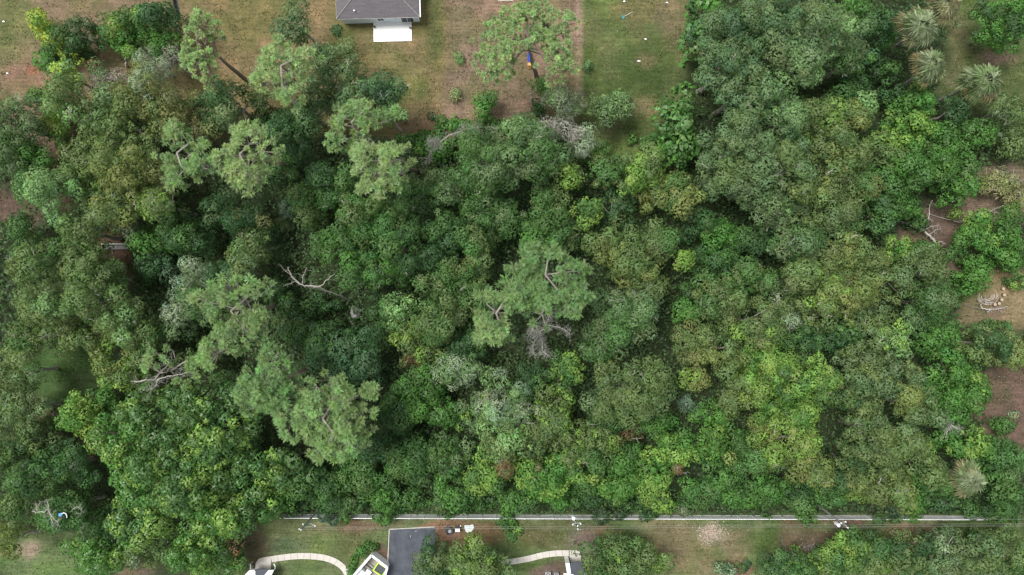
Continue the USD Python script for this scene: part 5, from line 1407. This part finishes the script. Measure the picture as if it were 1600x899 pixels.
# left entrance building
t = thing('entrance_building', 'slate-roofed entrance with two splayed white wing walls, cut by the bottom edge left', 'building', at(411, 905))
z = at(411, 905)
hh = 2.6
P = lambda u, v, h_: at(u, v, h_) - z
obj('roof', prism([P(399.5, 889.8, hh), P(422.5, 889.8, hh), P(424, 930, hh), P(398, 930, hh)], hh - .15, hh), 'slate', t)
obj('wing_wall', prism([P(390.5, 890.5, hh), P(397.4, 890.5, hh), P(399.2, 893, hh), P(399.2, 930, hh), P(362, 930, hh), P(381, 900, hh)], hh - .35, hh + .12), 'white_paint', t)
obj('wing_wall', prism([P(420.5, 890.5, hh), P(428.2, 890.5, hh), P(424, 900, hh), P(424.5, 930, hh), P(405, 930, hh), P(413, 899, hh), P(418, 893, hh)], hh + .003, hh + .12), 'white_paint', t)
obj('wall', box(-1.2, -2.5, 0, 1.2, .95, hh - .16), 'house_wall', t)
obj('door', box(-.5, .953, 0.05, .5, 1.0, 2.1), 'dark_glass', t)
for pts_, w_ in (([(391.2, 881.5, 1.0), (391.6, 889, 1.0)], 'straight white handrail left of the entrance landing'), ([(427.8, 881.5, 1.0), (430, 885, 1.0), (429.4, 889, 1.0), (427, 892, 1.0)], 'curved white handrail right of the entrance landing')):
    q = np.array([at(*p) for p in pts_])
    b = q[0] * [1, 1, 0]
    t = thing('handrail', w_, 'handrail', b)
    obj('rail', tube(q - b, 0.09, 6), 'white_paint', t)
    for e in (q[0], q[-1]):
        obj('post', tube([(e - b) * [1, 1, 0], e - b - [0, 0, .05]], 0.05, 6), 'white_paint', t)
# right entrance
z = at(900, 905)
t = thing('entrance_building', 'slate-roofed entrance with a white side wall, half hidden by the olive oak', 'building', z)
obj('roof', prism([P(891.5, 878.5, hh), P(912, 879, hh), P(914, 930, hh), P(893, 930, hh)], hh - .15, hh), 'slate', t)
obj('side_wall', prism([P(883.5, 880, hh), P(890, 880, hh), P(892, 896, hh), P(886, 896, hh)], 0, hh + .1), 'white_paint', t)
obj('eave', prism([P(880.5, 895, hh), P(896, 897, hh), P(897, 930, hh), P(880.5, 930, hh)], hh + .11, hh + .2), 'white_paint', t)
obj('eave_roof', prism([P(882.5, 898, hh), P(894.5, 900, hh), P(895, 930, hh), P(882.5, 930, hh)], hh + .203, hh + .26), 'slate', t)
obj('wall', box(-.9, -2.5, 0, 1.1, 1.9, hh - .16), 'house_wall', t)
for u, v, w_, s_ in ((856, 896, 'left', 1.0), (869, 897, 'right', .85)):
    c = at(u, v)
    t = thing('condenser_unit', f'{w_} grey outdoor cooling unit at the bottom edge by the right entrance', 'cooling unit', c)
    obj('housing', box(-.42 * s_, -.42 * s_, 0, .42 * s_, .42 * s_, .75), 'grey_metal', t)
    ring = trimesh.creation.annulus(.22, .33, .05, sections=18)
    ring.apply_translation([0, 0, .78])
    obj('fan_guard', ring, 'slate', t)
    for k in range(4):
        m = box(-.02, -.3, .756, .02, .3, .775)
        m.apply_transform(trimesh.transformations.rotation_matrix(k * math.pi / 4, [0, 0, 1]))
        m.apply_translation([0, 0, .002 * k])
        obj('fan_blade', m, 'grey_metal', t)

# ------------------------------------------------------------------ small things on the ground
c = at(702.5, 829.5)
t = thing('coil', 'dark round coil heap on the reddish soil right of the asphalt pad', 'coil', c)
for i in range(5):
    m = trimesh.creation.torus(0.62 - 0.1 * (i % 3) - .05 * (i // 3), 0.07, major_sections=26, minor_sections=7)
    m.apply_transform(trimesh.transformations.rotation_matrix(0.08 * (i - 2), [1, 0.4 * i - 1, 0]))
    m.apply_translation([0.04 * math.sin(i * 2.1), 0.04 * math.cos(i * 2.1), 0.09 + .12 * i * .8])
    obj('loop', m, 'slate', t, smooth=40)
obj('core', trimesh.creation.cylinder(0.3, 0.22, sections=14, transform=trimesh.transformations.translation_matrix([0, 0, .11])), 'grey_metal', t)
c = at(715.5, 825)
t = thing('utility_box', 'white and black utility box right of the dark coil', 'box', c)
obj('base', box(-.36, -.30, 0, .36, .34, .12), 'slate', t)
obj('cabinet', box(-.33, -.28, .123, .33, .12, .8), 'white_paint', t)
obj('lid', box(-.36, -.31, .803, .36, .14, .86), 'white_paint', t)
obj('back_panel', box(-.40, .2, .123, .40, .32, .7), 'dark_metal', t)
obj('meter', trimesh.creation.cylinder(.09, .3, sections=12, transform=trimesh.transformations.translation_matrix([.44, .38, .15])), 'white_paint', t)
pts = [at(*p) for p in ((725.5, 821), (732, 820.5), (739, 819.5), (741, 824), (738.5, 829), (733, 833), (728, 831), (726, 826))]
tag(obj('stone_slab', prism(pts, 0, .09), 'pale_stone'), 'pale irregular stone slab lying right of the utility box', 'slab')


def rock(u, v, sx, sy, sz, mat, label, name='rock', cat='rock', s=1, h=0.0):
    m = trimesh.creation.icosphere(3)
    n = meshkit.fbm(m.vertices * 1.3 + s * 3.7, 4, s)
    m.vertices *= (0.68 + 0.64 * n)[:, None]
    m.vertices *= [sx, sy, sz]
    m.vertices[:, 2] -= m.vertices[:, 2].min() * 0.55
    m.apply_translation(at(u, v, h))
    o = obj(name, m, mat, smooth=35)
    tag(o, label, cat)
    return o


rock(557, 489, .78, 1.15, .9, 'stone', 'big grey boulder in the dark gap left of centre', 'boulder', 'boulder', 1)
rock(552, 507, .26, .22, .22, 'orange_bark', 'small orange-tinted stone just below the grey boulder', s=2)
rock(455, 272.5, .24, .2, .22, 'white_paint', 'white stone on the ground near the reddish pine trunk', s=3)
rock(703.5, 800.5, .34, .22, .25, 'chip_wood', 'pale tan rock behind the fence above the dark coil', s=4)
rock(743, 845, .26, .3, .25, 'stone', 'left one of two rocks at the edge of the bottom oak', s=5)
rock(753.5, 848.5, .26, .34, .28, 'chip_wood', 'right one of two rocks at the edge of the bottom oak', s=6)
for i, (u, v, lab) in enumerate(((975.5, 2.5, 'white litter scrap at the very top of the green lawn'), (1042, 4.5, 'white litter scrap by the trees at the top of the green lawn'), (1008.5, 61.5, 'white litter scrap in the middle of the green lawn'),
                                 (998, 96, 'wide white litter scrap on the dark lower part of the green lawn'), (6, 34, 'white litter scrap at the left edge of the yard'), (12, 115, 'small white litter scrap left of the red soil'))):
    rng = np.random.default_rng(40 + i)
    g = trimesh.creation.icosphere(2)
    g.vertices *= (0.7 + 0.6 * meshkit.noise(g.vertices * 2.2 + i, i))[:, None] * np.array([.19 + .10 * (i == 3), .12, .08])
    g.apply_translation(at(u, v) + [0, 0, .07])
    tag(obj('litter', g, 'white_paint'), lab, 'litter')

# rake on the lawn
a, b = at(976, 26), at(988, 19.5)
t = thing('rake', 'teal rake with a pale handle lying on the green lawn', 'rake', (a[0], a[1], .05))
dv = b - a
ang = math.atan2(dv[1], dv[0])
obj('handle', tube([(0, 0, .05), tuple(dv * 0.5 + [0, 0, .06]), tuple(dv + [0, 0, .05])], .045, 6), 'pale_stone', t)
hd = join([tube([(0, 0, .05), (math.cos(ang + math.pi + g) * .55, math.sin(ang + math.pi + g) * .55, .04)], [.05, .035], 4) for g in np.linspace(-.75, .75, 9)] + [tube([(math.cos(ang + math.pi + g) * .45, math.sin(ang + math.pi + g) * .45, .06) for g in np.linspace(-.75, .75, 7)], .05, 4)])
obj('head', hd, 'teal_plastic', t)

# blue and yellow slide
c = at(827.5, 100)
t = thing('slide', 'small blue and yellow play slide beside the see-through pine trunk', 'slide', c)
ch = []
for i in range(8):
    y0, y1 = -.1 + i * .22, -.1 + (i + 1) * .22
    z0, z1 = 1.05 * (1 - i / 8) ** 1.1 + .12, 1.05 * (1 - (i + 1) / 8) ** 1.1 + .12
    for x0, x1, up in ((-.26, .26, 0), (-.32, -.25, .14), (.25, .32, .14)):
        ch.append(trimesh.convex.convex_hull(np.array([(x, y, z + q) for x in (x0, x1) for y, z in ((y0, z0), (y1, z1)) for q in (0, .05 + up)])))
obj('chute', join(ch), 'blue_plastic', t)
obj('platform', box(-.34, -.62, .98, .34, -.105, 1.08), 'yellow_plastic', t)
for x in (-.3, .3):
    obj('leg', tube([(x, -.55, 0), (x, -.5, 1.0)], .05, 6), 'yellow_plastic', t)
for i in range(4):
    obj('rung', tube([(-.3, -.62 - .07 * (3 - i), .2 + .22 * i), (.3, -.62 - .07 * (3 - i), .2 + .22 * i)], .04, 6), 'yellow_plastic', t)

# silt fence at the top left
pts = [(272.5, -8), (274, 4), (275.2, 11), (277, 17), (278.3, 24), (279.2, 31)]
P0 = at(*pts[0])
t = thing('silt_fence', 'black fabric silt fence along the right edge of the top thicket', 'fence', P0)
for i, (a, b) in enumerate(zip(pts[:-1], pts[1:])):
    A, B = at(*a) - P0, at(*b) - P0
    obj('fabric', wall_between(A, B, .03, .85), 'dark_metal', t)
    obj('stake', box(A[0] - .12, A[1] - .04, 0, A[0] - .03, A[1] + .04, 1.0), 'grey_wood', t)
    n = unit(np.array([(B - A)[1], -(B - A)[0], 0])) * -.38
    obj('toe_flap', prism([A, B, B + n, A + n], .01, .05), 'slate', t)

# trough in the litter gap, wire fence beside it
a, b = at(162, 386), at(203, 386)
t = thing('trough', 'long dark trough with a pale rim in the litter gap at left', 'trough', (a[0], a[1], 0))
L = b[0] - a[0]
obj('back_wall', box(0, .34, 0, L, .42, .62), 'dark_metal', t)
obj('front_wall', box(0, -.42, 0, L, -.34, .5), 'dark_metal', t)
obj('end_wall', box(0, -.335, 0, .08, .335, .5), 'slate', t)
obj('end_wall', box(L - .08, -.335, 0, L, .335, .5), 'slate', t)
obj('bottom', box(.083, -.335, .02, L - .083, .335, .08), 'dark_metal', t)
obj('rim', box(-.03, .35, .623, L + .03, .45, .68), 'pale_stone', t)
pts = [(203.5, 352), (203.8, 364), (204.5, 374), (205, 384)]
P0 = at(*pts[0])
t = thing('wire_fence', 'short line of pale fence stakes and wires running up from the trough', 'fence', P0)
for i, p in enumerate(pts):
    A = at(*p) - P0
    obj('stake', tube([A, A + [0, 0, 1.1]], [.07, .06], 6), 'pale_bark', t)
    if i:
        B = at(*pts[i - 1]) - P0
        for q in (.4, .75, 1.05):
            obj('wire', tube([A + [0, 0, q], B + [0, 0, q]], .022, 3), 'grey_metal', t)

# blue scrap with its white cord among the bare limbs
c = at(94, 804.5, 13.4)
t = thing('cloth_scrap', 'bright blue scrap with a white loop, caught in the bare limbs at lower left', 'scrap', c)
g = np.linspace(-1, 1, 9)
GX, GY = np.meshgrid(g * .26, g * .22)
V = np.stack([GX, GY + .1 * GX, .1 * np.sin(GX * 9) * np.cos(GY * 7)], -1).reshape(-1, 3)
q = np.arange(81).reshape(9, 9)
Fq = np.stack([q[:-1, :-1], q[:-1, 1:], q[1:, 1:], q[1:, :-1]], -1).reshape(-1, 4)
top = usdkit.meshkit.arrays((V, Fq))
sheet = join([trimesh.Trimesh(V, top[1], process=False), trimesh.Trimesh(V - [0, 0, .02], top[1][:, ::-1], process=False)])
obj('cloth', sheet, 'sky_blue_cloth', t)
obj('tail', tube([(.3 + .32 * (1 - math.cos(s)), .1 + .3 * math.sin(s) - .1 * s, .05) for s in np.linspace(0, 3.6, 14)], .055, 5), 'white_paint', t)

# ring of log stumps with a bed of curved sticks and a bleached log
for u, v, w_ in ((1565, 451.5, 'top'), (1566.5, 461, 'second'), (1562.5, 468.5, 'third'), (1558.5, 474.5, 'fourth'), (1552, 476, 'lowest')):
    c = at(u, v)
    t = thing('log_stump', f'{w_} one of the five pale cut log stumps along the right arc of the ring', 'stump', c, group='log stumps round the stick ring')
    obj('bark_side', trimesh.creation.revolve([(.0, 0), (.27, 0), (.255, .2), (.25, .42), (0, .42)], sections=14), 'bark', t, smooth=40)
    obj('cut_face', trimesh.creation.cylinder(.235, .02, sections=14, transform=trimesh.transformations.translation_matrix([0, 0, .43])), 'log_end', t)
for u, v, w_ in ((1526, 470, 'upper'), (1529, 476, 'middle'), (1540, 487, 'lower')):
    c = at(u, v)
    t = thing('post_stub', f'{w_} of the three dark post stubs on the left of the stick ring', 'post', c)
    obj('post', tube([(0, 0, 0), (.03, -.02, .5)], [.16, .13], 8), 'bark', t, smooth=40)
    obj('cut_face', trimesh.creation.cylinder(.125, .02, sections=8, transform=trimesh.transformations.translation_matrix([.03, -.02, .51])), 'grey_wood', t)
c = at(1544, 464)
t = thing('stick_bed', 'oval bed of concentric curved grey sticks inside the log stumps', 'stick bed', c)
rng = np.random.default_rng(77)
for i, r in enumerate(np.linspace(.35, 1.7, 10)):
    for s0 in (3.3, 4.5, 5.6):
        if rng.random() < .25:
            continue
        a0 = s0 + rng.normal(0, .3)
        r = r + rng.normal(0, .05)
        P_ = [(math.cos(g) * r * 1.05, math.sin(g) * r * .82 + .1 + rng.normal(0, .02), .06 + rng.random() * .04) for g in np.linspace(a0, a0 + rng.uniform(.9, 1.25), 6)]
        obj('stick', tube(P_, np.linspace(.055, .035, 6), 5), ('grey_wood', 'dead_wood', 'chip_wood')[rng.integers(0, 3)], t)
snag([[(1530, 477, .2, .1), (1536, 482, .35, .15), (1545, 484, .4, .18), (1556, 482, .4, .12), (1566, 482, .45, .1), (1575, 479, .5, .05)], [(1545, 484, .4, .1), (1550, 487, .4, .04)], [(1556, 482, .4, .08), (1562, 486, .3, .03)]],
     'bleached driftwood log lying just below the stick bed', 'driftwood', 'log', hair=5, seed_=20)
snag([[(1507, 477, .15, .12), (1520, 480, .16, .14), (1535, 482.5, .17, .13)]], 'dark fallen log left of the bleached driftwood log', 'fallen_log', 'log', seed_=21, mat='bark')
snag([[(1476, 407, .15, .10), (1490, 406, .2, .13), (1508, 401, .2, .1)]], 'dark fallen log below the clearing of the fallen dead tree', 'fallen_log', 'log', seed_=22, mat='bark')

# patch of wood chips
rng = np.random.default_rng(31)
th, rr = rng.uniform(0, 2 * np.pi, 900), np.abs(rng.normal(0, 0.62, 900))
cx, cy = at(1110, 832)[:2]
chips = []
cc = np.column_stack([cx + np.cos(th) * rr * 1.9 * (1 + .3 * np.sin(3 * th + 1)), cy + np.sin(th) * rr * 1.45 * (1 + .25 * np.sin(2 * th)), .05 + .12 * np.maximum(0, 1 - rr) * rng.random(900)])
nn = unit(rng.normal(size=(900, 3)) * .35 + [0, 0, 1])
ct = np.array([.40, .33, .27]) * np.exp(rng.normal(0, .22, (900, 1)))
m = quads('/World/wood_chips', leaf_quads(cc, nn, rng.uniform(.15, .4, 900), rng.uniform(.08, .2, 900), rng), ct, 'dry_leaf', nn)
tag(m, 'round patch of pale wood chips scattered on the lower lawn', 'wood chips', None, 'stuff')
